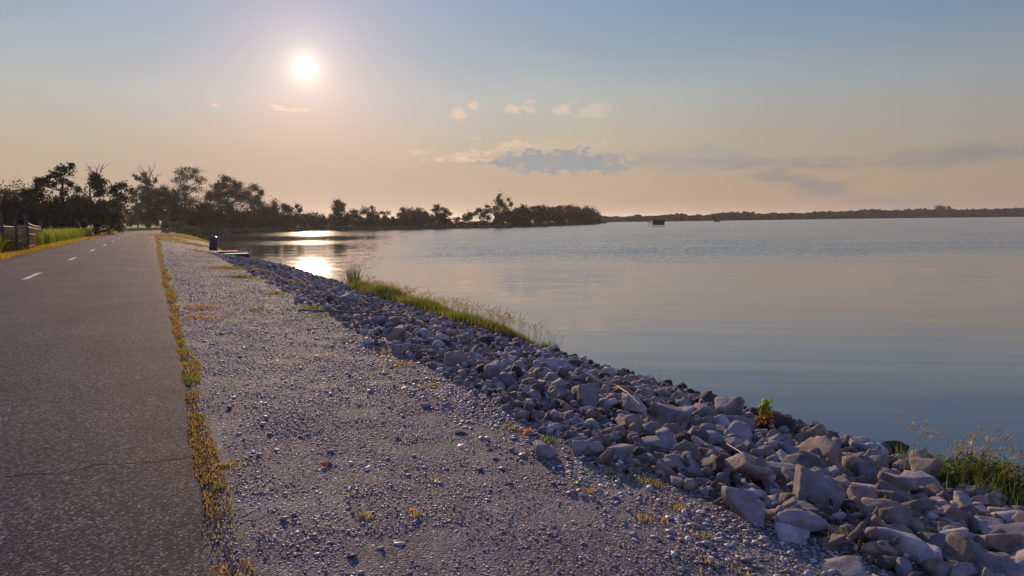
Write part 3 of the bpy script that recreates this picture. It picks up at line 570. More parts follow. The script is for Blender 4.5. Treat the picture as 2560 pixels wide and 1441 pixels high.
# ------------------------------------------------------------------ rocks
def ico(sub):
    import bmesh
    bm = bmesh.new(); bmesh.ops.create_icosphere(bm, subdivisions=sub, radius=1.0); V = np.array([v.co[:] for v in bm.verts]); Fc = np.array([[v.index for v in f.verts] for f in bm.faces]); bm.free(); return V, Fc
ICO = {s: ico(s) for s in (1, 2, 3, 4)}
def rock_shape(seed, sub, kind=0, soft=26.0):
    r = np.random.default_rng(1000+seed); D, Fc = ICO[sub]; npl = [9, 8, 9, 7][kind]
    nn = r.normal(size=(npl, 3)); nn /= np.linalg.norm(nn, axis=1)[:, None]; h = r.uniform(.42, .86, npl)
    nn = np.vstack([nn, np.eye(3), -np.eye(3)]); h = np.concatenate([h, np.full(6, .95)])
    q = np.maximum((D@nn.T)/h, 0.02); rad = 1.0/((q**soft).sum(1)**(1/soft)); V = D*rad[:, None]
    for f, a in ((2.1, .022), (5.3, .018), (11.5, .010), (23.0, .006)):
        o = r.uniform(0, 9, 3); V = V*(1+a*(np.sin(V[:, [0]]*f+o[0]+np.sin(V[:, [1]]*f*1.3))+np.cos(V[:, [2]]*f*1.1+o[1])*np.sin(V[:, [1]]*f+o[2])))
    s = [(1, .8, .62), (1, .85, .30), (1, .52, .42), (1, .9, .8)][kind]; V = V*np.array(s)
    return V/np.abs(V).max(), Fc
SHN = ['angular', 'flat', 'long', 'blocky']
rk, N = mat('limestone')
def rock_mat(name, colsock_fn):
    m, N = mat(name); co = N.n('ShaderNodeTexCoord').outputs['Object']; pos = N.n('ShaderNodeNewGeometry').outputs['Position']; c = colsock_fn(N)
    n1 = N.noise(pos, 7, 6, .65); n2 = N.noise(pos, 38, 6, .7); n3 = N.noise(N.vm('MULTIPLY', pos, (3, 3, 12)), 3.0, 5, .6)
    c = N.mix(1.0, c, N.ramp(n1, [(.28, (.45, .44, .46, 1)), (.5, (.95, .95, .95, 1)), (.75, (1.35, 1.29, 1.22, 1))]), 'MULTIPLY')
    c = N.mix(N.ss(n3, .50, .66, 0, .8), c, N.mix(1.0, c, (1.12, .88, .66, 1), 'MULTIPLY'))
    c = N.mix(1.0, c, N.ramp(n2, [(.3, (.8, .8, .8, 1)), (.7, (1.15, 1.15, 1.15, 1))]), 'MULTIPLY')
    b = N.n('ShaderNodeBump', {'Strength': .9, 'Distance': .018, 'Height': N.m('ADD', N.noise(pos, 16, 8, .72), N.m('MULTIPLY', N.noise(pos, 110, 4, .7), .3))})
    finish(N, princ(N, Base_Color=c, Roughness=.85, Specular_IOR_Level=.25, Normal=b)); return m
bpy.data.materials.remove(rk)
M_ROCK = rock_mat('limestone', lambda N: N.n('ShaderNodeObjectInfo').outputs['Color'])
M_ROCKS = rock_mat('limestone_rubble', lambda N: N.n('ShaderNodeAttribute', attribute_name='col').outputs[0])
PAL = {'pale': (.39, .36, .355), 'grey': (.26, .245, .245), 'tan': (.27, .215, .175), 'dark': (.06, .05, .044)}
gx0, gy0, res = 1.9, 1.0, .03; GX, GY = int((8.6-gx0)/res), int((75-gy0)/res)
ax = gx0+np.arange(GX)*res; ay = gy0+np.arange(GY)*res; HM = H(*np.meshgrid(ax, ay, indexing='ij')); HM0 = HM.copy()
placed = []                                   # x y z size kind variant yaw tx ty colour big
def place(x, y, s, kind, colr, rng, over=.30, force=False, lift=1.0):
    sh = [(1, .8, .62), (1, .85, .30), (1, .52, .42), (1, .9, .8)][kind]; r = s*.5*(sh[0]+sh[1])*.5
    i0 = int((x-r-gx0)/res); i1 = int((x+r-gx0)/res)+1; j0 = int((y-r-gy0)/res); j1 = int((y+r-gy0)/res)+1
    i0 = max(i0, 0); j0 = max(j0, 0); i1 = min(i1, GX); j1 = min(j1, GY)
    if i1 <= i0 or j1 <= j0: return False
    w_ = HM[i0:i1, j0:j1]; w0 = HM0[i0:i1, j0:j1]; rel = (w_-w0).mean()
    if not force and rel > over: return False
    gxx, gyy = np.meshgrid(ax[i0:i1]-x, ay[j0:j1]-y, indexing='ij'); dd = (gxx**2+gyy**2)/(r*r+1e-9); ins = dd < 1
    if not ins.any(): ins[:] = True; dd = dd*0
    base_ = np.percentile(w_[ins], 28); hz = s*.5*sh[2]; z = base_+hz*(.45 if not force else .55)*lift
    top = z+hz*np.sqrt(np.clip(1-dd, 0, 1))*.85; HM[i0:i1, j0:j1] = np.where(ins, np.maximum(w_, top), w_)
    placed.append([x, y, z, s, kind, int(rng.integers(0, 12)), rng.uniform(0, 6.28), rng.normal(0, .42), rng.normal(0, .42), colr]); return True
rng = np.random.default_rng(3)
# rocks that can be told apart in the photo: px, py, width px, kind, colour, label
NAMED = [(1238, 942, 74, 3, 'grey', 'big rounded grey boulder perched at the gravel edge of the bank'),
 (1135, 905, 78, 0, 'tan', 'tall tan wedge rock leaning beside a pale slab at the top of the bank'),
 (1158, 920, 44, 2, 'pale', 'narrow pale slab propped against the tall tan wedge rock'),
 (1380, 925, 84, 0, 'pale', 'large pale humped boulder halfway down the bank past the grass strip'),
 (1000, 872, 56, 0, 'tan', 'weathered tan rock at the gravel edge above the tall grass strip'),
 (990, 843, 56, 3, 'tan', 'low brown-grey boulder near the end of the long thin stick'),
 (1108, 830, 46, 0, 'tan', 'upright cracked rock below the middle of the tall grass strip'),
 (1205, 850, 58, 2, 'dark', 'dark-ended long rock just below the grass strip'),
 (870, 752, 40, 3, 'grey', 'round hazy boulder above the left end of the long thin stick'),
 (1255, 850, 50, 3, 'dark', 'dark wet boulder at the waterline by the end of the grass strip'),
 (1190, 895, 56, 0, 'pale', 'pale pointed boulder beside the big tan wedge'),
 (1700, 1045, 92, 0, 'pale', 'large pale triangular boulder below the forked driftwood branch'),
 (1755, 1040, 66, 3, 'grey', 'grey boulder between the pale triangular boulder and the waterline'),
 (1790, 1060, 70, 1, 'tan', 'tan slab tilted toward the seedling'),
 (1755, 1008, 58, 3, 'dark', 'dark wet boulder standing alone at the waterline left of the seedling'),
 (1800, 1032, 36, 3, 'dark', 'small black wet rock right of the lone waterline boulder'),
 (1860, 1060, 90, 0, 'grey', 'high grey boulder just left of the leafy seedling'),
 (1940, 1072, 80, 3, 'dark', 'dark wet boulder on the waterline under the leafy seedling'),
 (1630, 1105, 84, 0, 'grey', 'broad grey angular boulder in the middle of the bank'),
 (1725, 1165, 116, 2, 'grey', 'long ridge-topped grey boulder left of the thin metal rod'),
 (1840, 1160, 92, 0, 'tan', 'warm-lit brown boulder at the lower end of the thin rod'),
 (1510, 1060, 64, 1, 'pale', 'wedge-shaped pale slab at the gravel edge by the dry leaf'),
 (1425, 1045, 52, 0, 'pale', 'pale angular rock above the dry brown leaf'),
 (1455, 1058, 44, 2, 'pale', 'small upright pale rock touching the pale angular rock'),
 (1470, 1118, 72, 0, 'grey', 'half-buried grey rock poking from the gravel below the dry leaf'),
 (1545, 1125, 60, 3, 'grey', 'square-faced grey rock at the gravel edge above the green tufts'),
 (2050, 1150, 124, 3, 'tan', 'huge cracked brown boulder pile-top at the lower waterline'),
 (2150, 1155, 96, 2, 'dark', 'dark low boulder at the waterline right of the cracked brown boulder'),
 (2060, 1200, 116, 1, 'grey', 'broad smooth grey slab under the cracked brown boulder'),
 (2285, 1195, 90, 1, 'tan', 'flat-faced brown block beside the lower right grass clump'),
 (2200, 1190, 70, 0, 'pale', 'pale pointed rock left of the flat-faced brown block'),
 (2045, 1252, 90, 3, 'dark', 'dark rough round boulder in the middle of the lower bank'),
 (2110, 1235, 120, 1, 'tan', 'long low arched brown slab behind the dark rough boulder'),
 (1865, 1268, 104, 3, 'grey', 'large smooth grey boulder at the lower gravel edge'),
 (2000, 1305, 130, 2, 'grey', 'long grey log-shaped rock beside the large smooth boulder'),
 (1990, 1325, 90, 0, 'pale', 'pale jagged wedge in front of the long log-shaped rock'),
 (2215, 1345, 150, 0, 'pale', 'biggest pale flat-topped boulder beside the short broken branch'),
 (2330, 1285, 90, 2, 'pale', 'pale elongated boulder above the biggest flat-topped boulder'),
 (2425, 1275, 80, 0, 'pale', 'pale wedge boulder below the lower right grass clump'),
 (2345, 1352, 70, 3, 'tan', 'warm-lit pitted round rock right of the biggest boulder'),
 (2320, 1385, 80, 3, 'pale', 'smooth egg-like pale rock below the pitted round rock'),
 (2380, 1290, 60, 3, 'grey', 'cube-like grey rock in the middle of the lower right bank'),
 (2455, 1320, 80, 3, 'grey', 'rounded grey boulder left of the lower right corner'),
 (2520, 1345, 96, 1, 'pale', 'broad pale slab at the right edge of the lower bank'),
 (2490, 1400, 90, 0, 'grey', 'angular grey rock in the lower right corner'),
 (2100, 1400, 110, 1, 'grey', 'flat grey slab half sunk in gravel below the broken branch'),
 (1065, 1000, 26, 0, 'grey', 'small pointed grey stone alone on the open gravel'),
 (1115, 999, 22, 0, 'grey', 'small grey stone to the right of the lone pointed stone'),
 (1155, 1066, 34, 1, 'dark', 'dark flat stone sunk in the open gravel'),
 (1330, 1090-20, 30, 1, 'grey', 'low grey stone in the gravel beside the dry brown leaf'),
 (1370, 1120, 60, 0, 'grey', 'dark-faced grey rock sticking out of the gravel shoulder'),
 (648, 946, 30, 1, 'pale', 'thin pale stone chip lying flat on the open gravel'),
 (742, 1074, 26, 1, 'pale', 'small pale stone chip above the red bottle cap')]
named = []
for u, v, wpx, kd, cn, lab in NAMED:
    p = at_z(u, v, -.2)
    for _ in range(12):
        zz = float(H(np.array([p[0]]), np.array([p[1]]))[0])+.06; p = .5*p+.5*at_z(u, v, min(zz, 0.3))
    Z = proj(p)[2]; s = wpx/F_PX*Z*1.08
    on_gravel = v < 1120 and p[0] < 2.3
    if place(p[0], p[1], s, kd, PAL[cn], rng, force=True, lift=.5 if on_gravel else 1.0): placed[-1][7] *= .4; placed[-1][8] *= .4; placed[-1][6] = rng.choice([0, 3.14])-YAW+rng.normal(0, .35); named.append((len(placed)-1, lab, cn))
GC = at_z(2455, 1250, -1.05); GC2 = at_z(2550, 1285, -1.0)
def bank_y(rng, n, ymax, pw): return 1.6+rng.uniform(0, 1, n)**pw*(ymax-1.6)
def scatter(n, s0, s1, ymax, pw, xlo, xhi, over):
    yy = bank_y(rng, n, ymax, pw); xx = rng.uniform(xlo, xhi, n); c = 0
    for x, y in zip(xx, yy):
        e = 2.85+.35*(vn(x*0+1, y, .55, 5)-.5)+.25*(vn(1, y, 2.1, 6)-.5)+(0.25 if y < 4 else 0)
        if x < e or (x > 4.3 and 49.5 < y < 62) or min(math.hypot((x-GC[0])*.8, y-GC[1])-.14, math.hypot(x-GC2[0], y-GC2[1])) < .30: continue
        s = rng.uniform(s0, s1)*(1.0 if x > e+.5 else .75)*(1.0 if y < 13 else .82); kd = int(rng.choice([0, 0, 1, 2, 3])); wet = x > 6.85+.5*vn(x, y, 1.5)
        f = (.42+.8*rng.random())*(.8 if s < .1 else 1); pc = PAL['dark'] if (wet and rng.random() < .8) or rng.random() < .05 else PAL[rng.choice(['pale', 'grey', 'pale', 'grey', 'tan'] if y > 8 else ['pale', 'grey', 'grey', 'tan', 'tan'])]
        c += place(x, y, s, kd, tuple(np.array(pc)*f), rng, over)
    return c
scatter(60, .30, .42, 6.5, 1.0, 3.4, 7.6, .08); scatter(170, .22, .34, 8, 1.0, 3.2, 7.7, .08)
print('rocks', scatter(900, .20, .32, 60, 1.2, 2.7, 7.9, .05), scatter(1500, .12, .22, 9, 1.0, 2.8, 7.9, .09), scatter(5000, .12, .20, 60, 1.3, 2.6, 7.95, .05), scatter(9000, .08, .12, 62, 1.3, 2.5, 8.0, .06), scatter(5000, .045, .08, 40, 1.3, 2.4, 5.0, .05))
PL = np.array([[p[0], p[1], p[2], p[3]] for p in placed]); q = PL[:, :3]-CAM; Zp = q@Fv; up_ = 1280+F_PX*(q@Rv)/Zp; vp_ = 720.5-F_PX*(q@Uv)/Zp
vis = (Zp > 1) & (up_ > -20) & (up_ < 2580) & (vp_ < 1460); appar = np.where(vis, PL[:, 3]/Zp, 0)
nid = {i for i, _, _ in named}; order = [i for i in np.argsort(-appar) if i not in nid][:300-len(named)]; chosen = set(order) | nid
BASE = {}
def base_mesh(kind, var):
    if (kind, var) not in BASE:
        V, Fc = rock_shape(kind*20+var, 4, kind, 130); o = mk('rock_shape', V*.5, Fc, M_ROCK, smooth=True); BASE[(kind, var)] = o.data; bpy.data.objects.remove(o)
    return BASE[(kind, var)]
LAND = [(1.6, 'at picture bottom'), (2.3, 'just inside picture bottom'), (2.8, 'before the broken branch'), (3.4, 'by the broken branch'), (4.0, 'past the broken branch'), (4.7, 'near smooth grey boulder'), (5.3, 'before the thin rod'), (5.9, 'by the thin rod'), (6.5, 'before the seedling'), (7.2, 'by the seedling'), (7.9, 'before forked driftwood'), (8.6, 'by forked driftwood'),
        (10.2, 'past forked driftwood'), (12.5, 'near spiky tuft'), (16, 'below tall grass'), (20, 'by long stick'), (30, 'past long stick'), (45, 'near reed clump')]
ROWS = [(0, 'at gravel edge'), (3.5, 'on upper bank'), (4.3, 'above mid bank'), (5.2, 'in mid bank'), (6.0, 'below mid bank'), (6.7, 'near waterline')]
def near(L_, v): return [t for a, t in L_ if v >= a][-1]
rocks = []; GR = 'riprap rocks on the bank'
def add_rock(i, label):
    x, y, z, s, kd, var, yaw, tx, ty, c = placed[i]; o = bpy.data.objects.new('rock', base_mesh(kd, var)); COL.objects.link(o)
    o.location = (x, y, z); o.rotation_euler = (tx, ty, yaw); o.scale = (s, s, s); o.color = tuple(c)+(1,); tag(o, label, 'rock', GR); return o
for i, lab, cn in named: add_rock(i, lab)
lab = {}
for i in order:
    x, y, z, s, kd, var, yaw, tx, ty, c = placed[i]; br = sum(c)/3; cn = 'dark' if br < .09 else 'tan' if c[0] > c[2]*1.35 else 'pale' if br > .235 else 'grey'
    sz = 'big' if s > .24 else 'medium' if s > .16 else 'small'
    lab.setdefault(f"{sz} {cn} {SHN[kd]} rock {near(ROWS, x)}, {near(LAND, y)}", []).append(i)
for t, L_ in lab.items():
    L_.sort(key=lambda i: placed[i][0])
    for k, i in enumerate(L_):
        e = '' if len(L_) == 1 else (', nearest the road' if k == 0 else ', nearest the water' if k == len(L_)-1 else ', between its twins' if len(L_) == 3 else ', second from road' if k == 1 else ', second from water' if k == len(L_)-2 else ', middle of its likes')
        add_rock(i, t+e)
print('rock labels', len(lab))
# the smaller and farther rocks: one rubble object
LIB = [[rock_shape(300+k*8+j, 2, k, 60) for j in range(6)] for k in range(4)]; LIB1 = [[rock_shape(500+k*8+j, 1, k, 40) for j in range(6)] for k in range(4)]
PV = {2: [], 1: []}; PF = {2: [], 1: []}; PC = {2: [], 1: []}; cnt = {2: 0, 1: 0}
def rot(tx, ty, tz):
    cx, sx, cy, sy = math.cos(tx), math.sin(tx), math.cos(ty), math.sin(ty)
    return rotz(tz)@np.array([[cy, 0, sy], [0, 1, 0], [-sy, 0, cy]])@np.array([[1, 0, 0], [0, cx, -sx], [0, sx, cx]])
for i, p in enumerate(placed):
    if i in chosen: continue
    x, y, z, s, kd, var, yaw, tx, ty, c = p; lv = 2 if appar[i] > .006 else 1; V, Fc = (LIB if lv == 2 else LIB1)[kd][var % 6]
    PV[lv].append(V@(rot(tx, ty, yaw).T)*(s*.5)+np.array([x, y, z])); PF[lv].append(Fc+cnt[lv]); cnt[lv] += len(V); PC[lv].append(np.tile(c, (len(V), 1)))
V = np.vstack(PV[2]+PV[1]); Fc = np.vstack([np.vstack(PF[2]), np.vstack(PF[1])+cnt[2]]); C = np.vstack(PC[2]+PC[1])
tag(mk('rubble', V, Fc, M_ROCKS, None, C), 'small limestone rubble filling between the larger rocks', 'rubble', kind='stuff')
print('rubble rocks', len(placed)-len(chosen), 'faces', len(Fc))

# ------------------------------------------------------------------ gravel chips
def chips(n, yr, pw, s0, s1, xlo, xhi, seed):
    r = np.random.default_rng(seed); y = yr[0]+r.uniform(0, 1, n)**pw*(yr[1]-yr[0]); x = r.uniform(xlo, xhi, n)
    keep = r.random(n) < .45+1.0*np.clip((vn(x, y, 1.0, 3)*.6+vn(x, y, 3.1, 5)*.4-.3)*2.2, 0, 1); x, y = x[keep], y[keep]
    q = np.stack([x, y, 0*x-.1], 1)-CAM; Z = q@Fv; uu = 1280+F_PX*(q@Rv)/Z; vv = 720.5-F_PX*(q@Uv)/Z; k = (Z > .8) & (uu > -150) & (uu < 2700) & (vv < 1540); x, y = x[k], y[k]; n = len(x)
    sz = s0+(s1-s0)*r.random(n)**2.5; D = ICO[1][0]; Fc = ICO[1][1]
    D12 = D[:12]; F20 = np.array([[a for a in f] for f in ico(1)[1]]); 
    return x, y, sz, r
import bmesh
bm = bmesh.new(); bmesh.ops.create_icosphere(bm, subdivisions=1, radius=1.0); DI = np.array([v.co[:] for v in bm.verts]); FI = np.array([[v.index for v in f.verts] for f in bm.faces]); bm.free()
parts = []
for args in [(52000, (1.3, 6.5), 1.0, .006, .026, .18, 3.3, 1), (46000, (6.5, 14), 1.0, .010, .034, .16, 3.3, 2), (26000, (14, 40), 1.3, .016, .05, .15, 3.4, 3), (9000, (40, 110), 1.2, .03, .08, .2, 4.2, 4), (9000, (1.6, 8), 1.0, .012, .045, 2.4, 4.2, 5), (1500, (1.6, 26), 1.0, .03, .085, .5, 3.2, 6), (2500, (2, 16), 1.0, .03, .07, 2.2, 3.4, 7)]:
    x, y, sz, r = chips(*args); n = len(x)
    V = np.tile(DI, (n, 1, 1))*r.uniform(.6, 1.15, (n, len(DI), 1)); V = V*np.stack([r.uniform(.7, 1.3, n), r.uniform(.6, 1, n), r.uniform(.18, .50, n)], 1)[:, None, :]*(sz*.5)[:, None, None]
    a = r.uniform(0, 6.28, n); ca, sa = np.cos(a), np.sin(a); tl = r.normal(0, .3, n); ct, st = np.cos(tl), np.sin(tl)
    Vx = V[..., 0]*ct[:, None]+V[..., 2]*st[:, None]; Vz = -V[..., 0]*st[:, None]+V[..., 2]*ct[:, None]; Vy = V[..., 1]
    V = np.stack([Vx*ca[:, None]-Vy*sa[:, None], Vx*sa[:, None]+Vy*ca[:, None], Vz], -1)+np.stack([x, y, H(x, y)+sz*.12], 1)[:, None, :]
    base_ = np.array([.36, .33, .345])*(r.uniform(.32, 1.0, (n, 1))+(r.random((n, 1)) < .09)*.7); warm = (r.random((n, 1)) < .2)*np.array([.06, .01, -.04]); C = np.clip(base_+warm, .03, .75)
    parts.append((V.reshape(-1, 3), (FI[None]+(np.arange(n)*len(DI))[:, None, None]).reshape(-1, 3), np.repeat(C, len(DI), 0)))
V, Fc, C = join(parts)
gmx, N = mat('gravel_chips'); c = N.n('ShaderNodeAttribute', attribute_name='col').outputs[0]
finish(N, princ(N, Base_Color=c, Roughness=.6, Specular_IOR_Level=.3))
tag(mk('gravel', V, Fc, gmx, None, C), 'grey limestone gravel chips covering the road shoulder', 'gravel', kind='stuff'); print('gravel faces', len(Fc))

# ------------------------------------------------------------------ grasses on the bank, reeds
def hmz(x, y):
    i = np.clip(((x-gx0)/res).astype(int), 0, GX-1); j = np.clip(((y-gy0)/res).astype(int), 0, GY-1); return HM0[i, j]
def seed_stalks(x, y, z, h, rng, color=(0.30, 0.22, 0.13), wd=.006, droop=.8, spk=14):
    """thin curved stems with nodding heads of small spikelets"""
    parts = []; n = len(x); a = rng.uniform(0, 6.28, n) if True else 0; K = 7; f = np.linspace(0, 1, K)
    ln = rng.uniform(.1, .45, n); path = np.zeros((n, K, 3))
    for k in range(1, K):
        th = ln*(f[k]**1.3)*1.2+droop*np.clip(f[k]-.68, 0, 1)*3.2*rng.uniform(.6, 1.3, n); st = h/(K-1)
        path[:, k] = path[:, k-1]+np.stack([np.cos(a)*np.sin(th)*st, np.sin(a)*np.sin(th)*st, np.cos(th)*st], 1)
    path += np.stack([x, y, z], 1)[:, None]; side = np.stack([-np.sin(a), np.cos(a), 0*a], 1)
    w_ = (wd*(1-.6*f))[None, :, None]; Lf = path-side[:, None]*w_; Rg = path+side[:, None]*w_; V = np.stack([Lf, Rg], 2).reshape(n, K*2, 3)
    q = np.array([[2*k, 2*k+1, 2*k+3] for k in range(K-1)]+[[2*k, 2*k+3, 2*k+2] for k in range(K-1)])
    parts.append((V.reshape(-1, 3), (q[None]+(np.arange(n)*K*2)[:, None, None]).reshape(-1, 3), np.repeat(tint(n, (0.13, .13, .045), rng, .25), K*2, 0)))
    # spikelets along the last third
    m = n*spk; id_ = np.repeat(np.arange(n), spk); ff = rng.uniform(.70, 1.0, m)*(K-1); k0 = np.minimum(ff.astype(int), K-2); fr = (ff-k0)[:, None]
    p = path[id_, k0]*(1-fr)+path[id_, k0+1]*fr; sc = h[id_]*.07 if np.ndim(h) else h*.05
    d = rng.normal(size=(m, 3))*.5+np.array([0, 0, .3]); d /= np.linalg.norm(d, axis=1)[:, None]; e = np.cross(d, rng.normal(size=(m, 3))); e /= np.linalg.norm(e, axis=1)[:, None]
    sc = sc[:, None]; V = np.stack([p-e*sc*.13, p+e*sc*.13, p+d*sc], 1).reshape(-1, 3); parts.append((V, np.arange(3*m).reshape(-1, 3), np.repeat(tint(m, color, rng, .3), 3, 0)))
    return join(parts)
rng = np.random.default_rng(31)
# tall grass strip at the waterline
ga = at_z(930, 742, -1.25); gb = at_z(1285, 862, -1.2)
y = gb[1]+rng.random(24000)*(ga[1]-gb[1]); x = 7.12+rng.normal(0, .28, 24000)+.3*(vn(0, y, .8, 4)-.5); x = np.where(y > gb[1]+1.5, x, x+.1)
hh = rng.uniform(.2, .46, len(x))*(.35+1.2*vn(0, y, .9, 7)); z = hmz(x, y)+.03
g_ = rng.random((len(x), 1)); col = np.array([.115, .16, .03])*(1-g_)+np.array([.17, .20, .045])*g_; col[rng.random(len(x)) < .10] = (.24, .13, .06)
st = empty('tall_grass_strip', (7.3, float((ga[1]+gb[1])/2), -1.2)); tag(st, 'long strip of tall green grass with nodding seed heads along the waterline', 'tall grass')
V, Fc, C = blades(np.stack([x, y, z], 1), hh, .014, rng, .45, col, .3); mk('leaves', V, Fc, M_GRASS, st, C)
ns = 520; y = gb[1]-.8+rng.random(ns)*(ga[1]-gb[1]+1.5); x = 7.38+rng.normal(0, .2, ns)
V, Fc, C = seed_stalks(x, y, hmz(x, y)+.03, rng.uniform(.38, .72, ns), rng, wd=.0045, spk=16); mk('seed_stalks', V, Fc, M_GRASS, st, C)
def clump(name, label, u, v, r, n, h, ns, hs, colr, z0=-1.15, wd=.006, group=None, catg='grass', droop=.8, spk=12, xlim=8.2, lean=.6):
    p = at_z(u, v, z0); st = empty(name, p); tag(st, label, catg, group)
    q = rng.normal(size=(n, 2))*r; x = np.minimum(p[0]+q[:, 0], xlim); y = p[1]+q[:, 1]; z = np.maximum(H(x, y), WATER)+.02
    V, Fc, C = blades(np.stack([x, y, z], 1), rng.uniform(.35, 1, n)*h, wd, rng, lean, colr, .3); mk('leaves', V, Fc, M_GRASS, st, C)
    if ns:
        q = rng.normal(size=(ns, 2))*r*.8; x = np.minimum(p[0]+q[:, 0], xlim); y = p[1]+q[:, 1]; z = np.maximum(H(x, y), WATER)+.02
        V, Fc, C = seed_stalks(x, y, z, rng.uniform(.7, 1.1, ns)*hs, rng, wd=wd*.35, spk=spk, droop=droop); mk('seed_stalks', V, Fc, M_GRASS, st, C)
    return st
GG = 'grass clumps on the bank'
clump('grass_clump', 'lush green grass clump with tall seed heads at the lower right water edge', 2450, 1262, .24, 3800, .34, 30, .62, (0.060, 0.095, 0.018), -1.0, .009, GG, lean=1.1)
clump('grass_clump', 'arching grass spray with long seed stems left of the lush clump', 2290, 1190, .10, 60, .30, 9, .55, (0.10, 0.15, 0.03), -1.05, .006, GG)
clump('grass_clump', 'spreading green grass at the right edge of the lush clump', 2540, 1290, .2, 2000, .30, 10, .45, (0.09, 0.13, 0.025), -.95, .007, GG)
clump('grass_clump', 'small spiky grass tuft on the waterline past the grass strip', 1378, 885, .14, 150, .34, 9, .50, (0.11, 0.15, 0.035), -1.2, .009, GG)
clump('grass_clump', 'tiny low weed tuft on the waterline right of the spiky tuft', 1440, 905, .14, 60, .10, 3, .2, (0.09, 0.13, 0.03), -1.2, .007, GG)
clump('grass_clump', 'single tall thin stem with side blade at the waterline', 1581, 955, .03, 8, .12, 2, .42, (0.12, 0.15, 0.04), -1.2, .006, GG, spk=5, droop=.1)
clump('grass_clump', 'pair of thin green stems sprouting near dark waterline rocks', 1648, 975, .04, 12, .18, 3, .30, (0.10, 0.15, 0.03), -1.2, .006, GG, spk=5, droop=.4)
clump('grass_clump', 'few long green blades growing over the biggest pale boulder', 2245, 1405, .05, 16, .28, 0, .3, (0.08, 0.13, 0.025), -.55, .006, GG)
clump('grass_clump', 'short bright green tuft at the foot of the broken branch', 2118, 1405, .05, 130, .10, 0, .3, (0.13, 0.18, 0.03), -.3, .004, GG)
clump('grass_clump', 'dark green creeping grass under the lower right clump', 2400, 1235, .16, 500, .16, 4, .4, (0.06, 0.10, 0.02), -1.05, .007, GG)
for nm_, pu, pv, nn_, rr_ in (('broad_leaves', 2450, 1262, 6500, (.44, .34, .21)), ('broad_leaves', 2540, 1290, 2600, (.3, .25, .18))):
    par = [o for o in bpy.data.objects if o.name.startswith('grass_clump') and abs(o.location.x-at_z(pu, pv, -1.0)[0]) < .12 and o.parent is None]
    par = par[0] if par else None
    c = at_z(pu, pv, -1.0)+np.array([0, 0, .20]); d = rng.normal(size=(nn_, 3)); d /= np.linalg.norm(d, axis=1)[:, None]; Pq = c+d*np.array(rr_)*(rng.random((nn_, 1))**.5)*(1+.35*np.sin(d[:, :1]*7+d[:, 1:2]*5))
    Pq = Pq[Pq[:, 2] > -1.25]; V, Fq = quads(Pq, .042, rng, aspect=.7); gg = rng.random((len(Pq), 1)); cc_ = np.array([.045, .075, .014])*(1-gg)+np.array([.13, .16, .03])*gg**2
    mk(nm_, V, Fq, M_GRASS, par, np.repeat(cc_, 4, 0))
p = at_z(884, 717, WATER); st = empty('reed_clump', (p[0], p[1], WATER)); tag(st, 'fan of stiff upright reeds standing in the water beyond the grass strip', 'reeds')
n = 130; q = rng.normal(size=(n, 2))*.16; a = np.arctan2(q[:, 1], q[:, 0]); P = np.stack([p[0]+q[:, 0], p[1]+q[:, 1], np.full(n, WATER-.05)], 1)
V, Fc, C = blades(P, rng.uniform(.8, 1.4, n), .022, rng, .40, (0.07, 0.085, 0.04), .3, .1, az=a+rng.normal(0, .4, n)); mk('leaves', V, Fc, M_GRASS, st, C)
n = 300; q = rng.normal(size=(n, 2))*.22; P = np.stack([p[0]+q[:, 0], p[1]+q[:, 1], np.full(n, WATER-.02)], 1)
V, Fc, C = blades(P, rng.uniform(.1, .35, n), .02, rng, .6, (0.12, 0.12, 0.05), .3); mk('undergrowth', V, Fc, M_GRASS, st, C)
# bank bushes near the bay, seen past the far barrel
for u, v, rx, ry, Z, labt in [(447, 566, 14, 8, 178, 'rounded olive bush on the bank near the far barrel'), (480, 577, 18, 8, 165, 'low spreading bush on the bank edge near the far barrel'), (415, 560, 10, 9, 200, 'dark bush at the foot of the broad tree')]:
    tree('bush', labt, Z, u, [(u, v, rx, ry, 1.2), (u+6, v+3, rx*.8, ry*.8), (u-7, v+3, rx*.7, ry*.7)], (0.09, 0.095, 0.035), 1.3, leaf=.3, group='bushes on the bank', r0=.06, cat='bush')

# ------------------------------------------------------------------ seedling
def hm_at(u, v, dz=.03):
    p = at_z(u, v, -.5)
    for _ in range(14):
        i = int(np.clip((p[0]-gx0)/res, 0, GX-1)); j = int(np.clip((p[1]-gy0)/res, 0, GY-1)); z = HM[i, j] if p[0] > gx0 else float(H(np.array([p[0]]), np.array([p[1]]))[0]); p = .5*p+.5*at_z(u, v, min(z+dz, .4))
    return p
p = hm_at(1914, 1060, .0); sroot = empty('maple_seedling', p); tag(sroot, 'leafy seedling with green top and orange lower leaves among waterline rocks', 'seedling')
mpp = proj(p)[2]/F_PX; B = MB(); h = 62*mpp
B.tube([p+(0, 0, -.05), p+(0.005, 0, h*.4), p+(-.004, 0.0, h*.8), p+(0.004, 0, h)], [.004, .0035, .003, .002], 6); B.build('stem', simple('seedling_stem', (.12, .06, .03)), sroot)
def maple_leaf(c, s, nrm, up, bend):
    out = [(0, -.5), (.18, -.28), (.5, -.3), (.36, -.05), (.55, .2), (.25, .2), (.12, .34), (0, .6), (-.12, .34), (-.25, .2), (-.55, .2), (-.36, -.05), (-.5, -.3), (-.18, -.28)]
    side = np.cross(up, nrm); side /= np.linalg.norm(side); V = [c+nrm*bend*s*.15]+[c+side*a*s+up*b_*s-nrm*bend*s*(a*a+b_*b_)*.8 for a, b_ in out]
    n = len(out); return np.array(V), [(0, 1+i, 1+(i+1) % n) for i in range(n)]
LF = MB(); rr = np.random.default_rng(44)
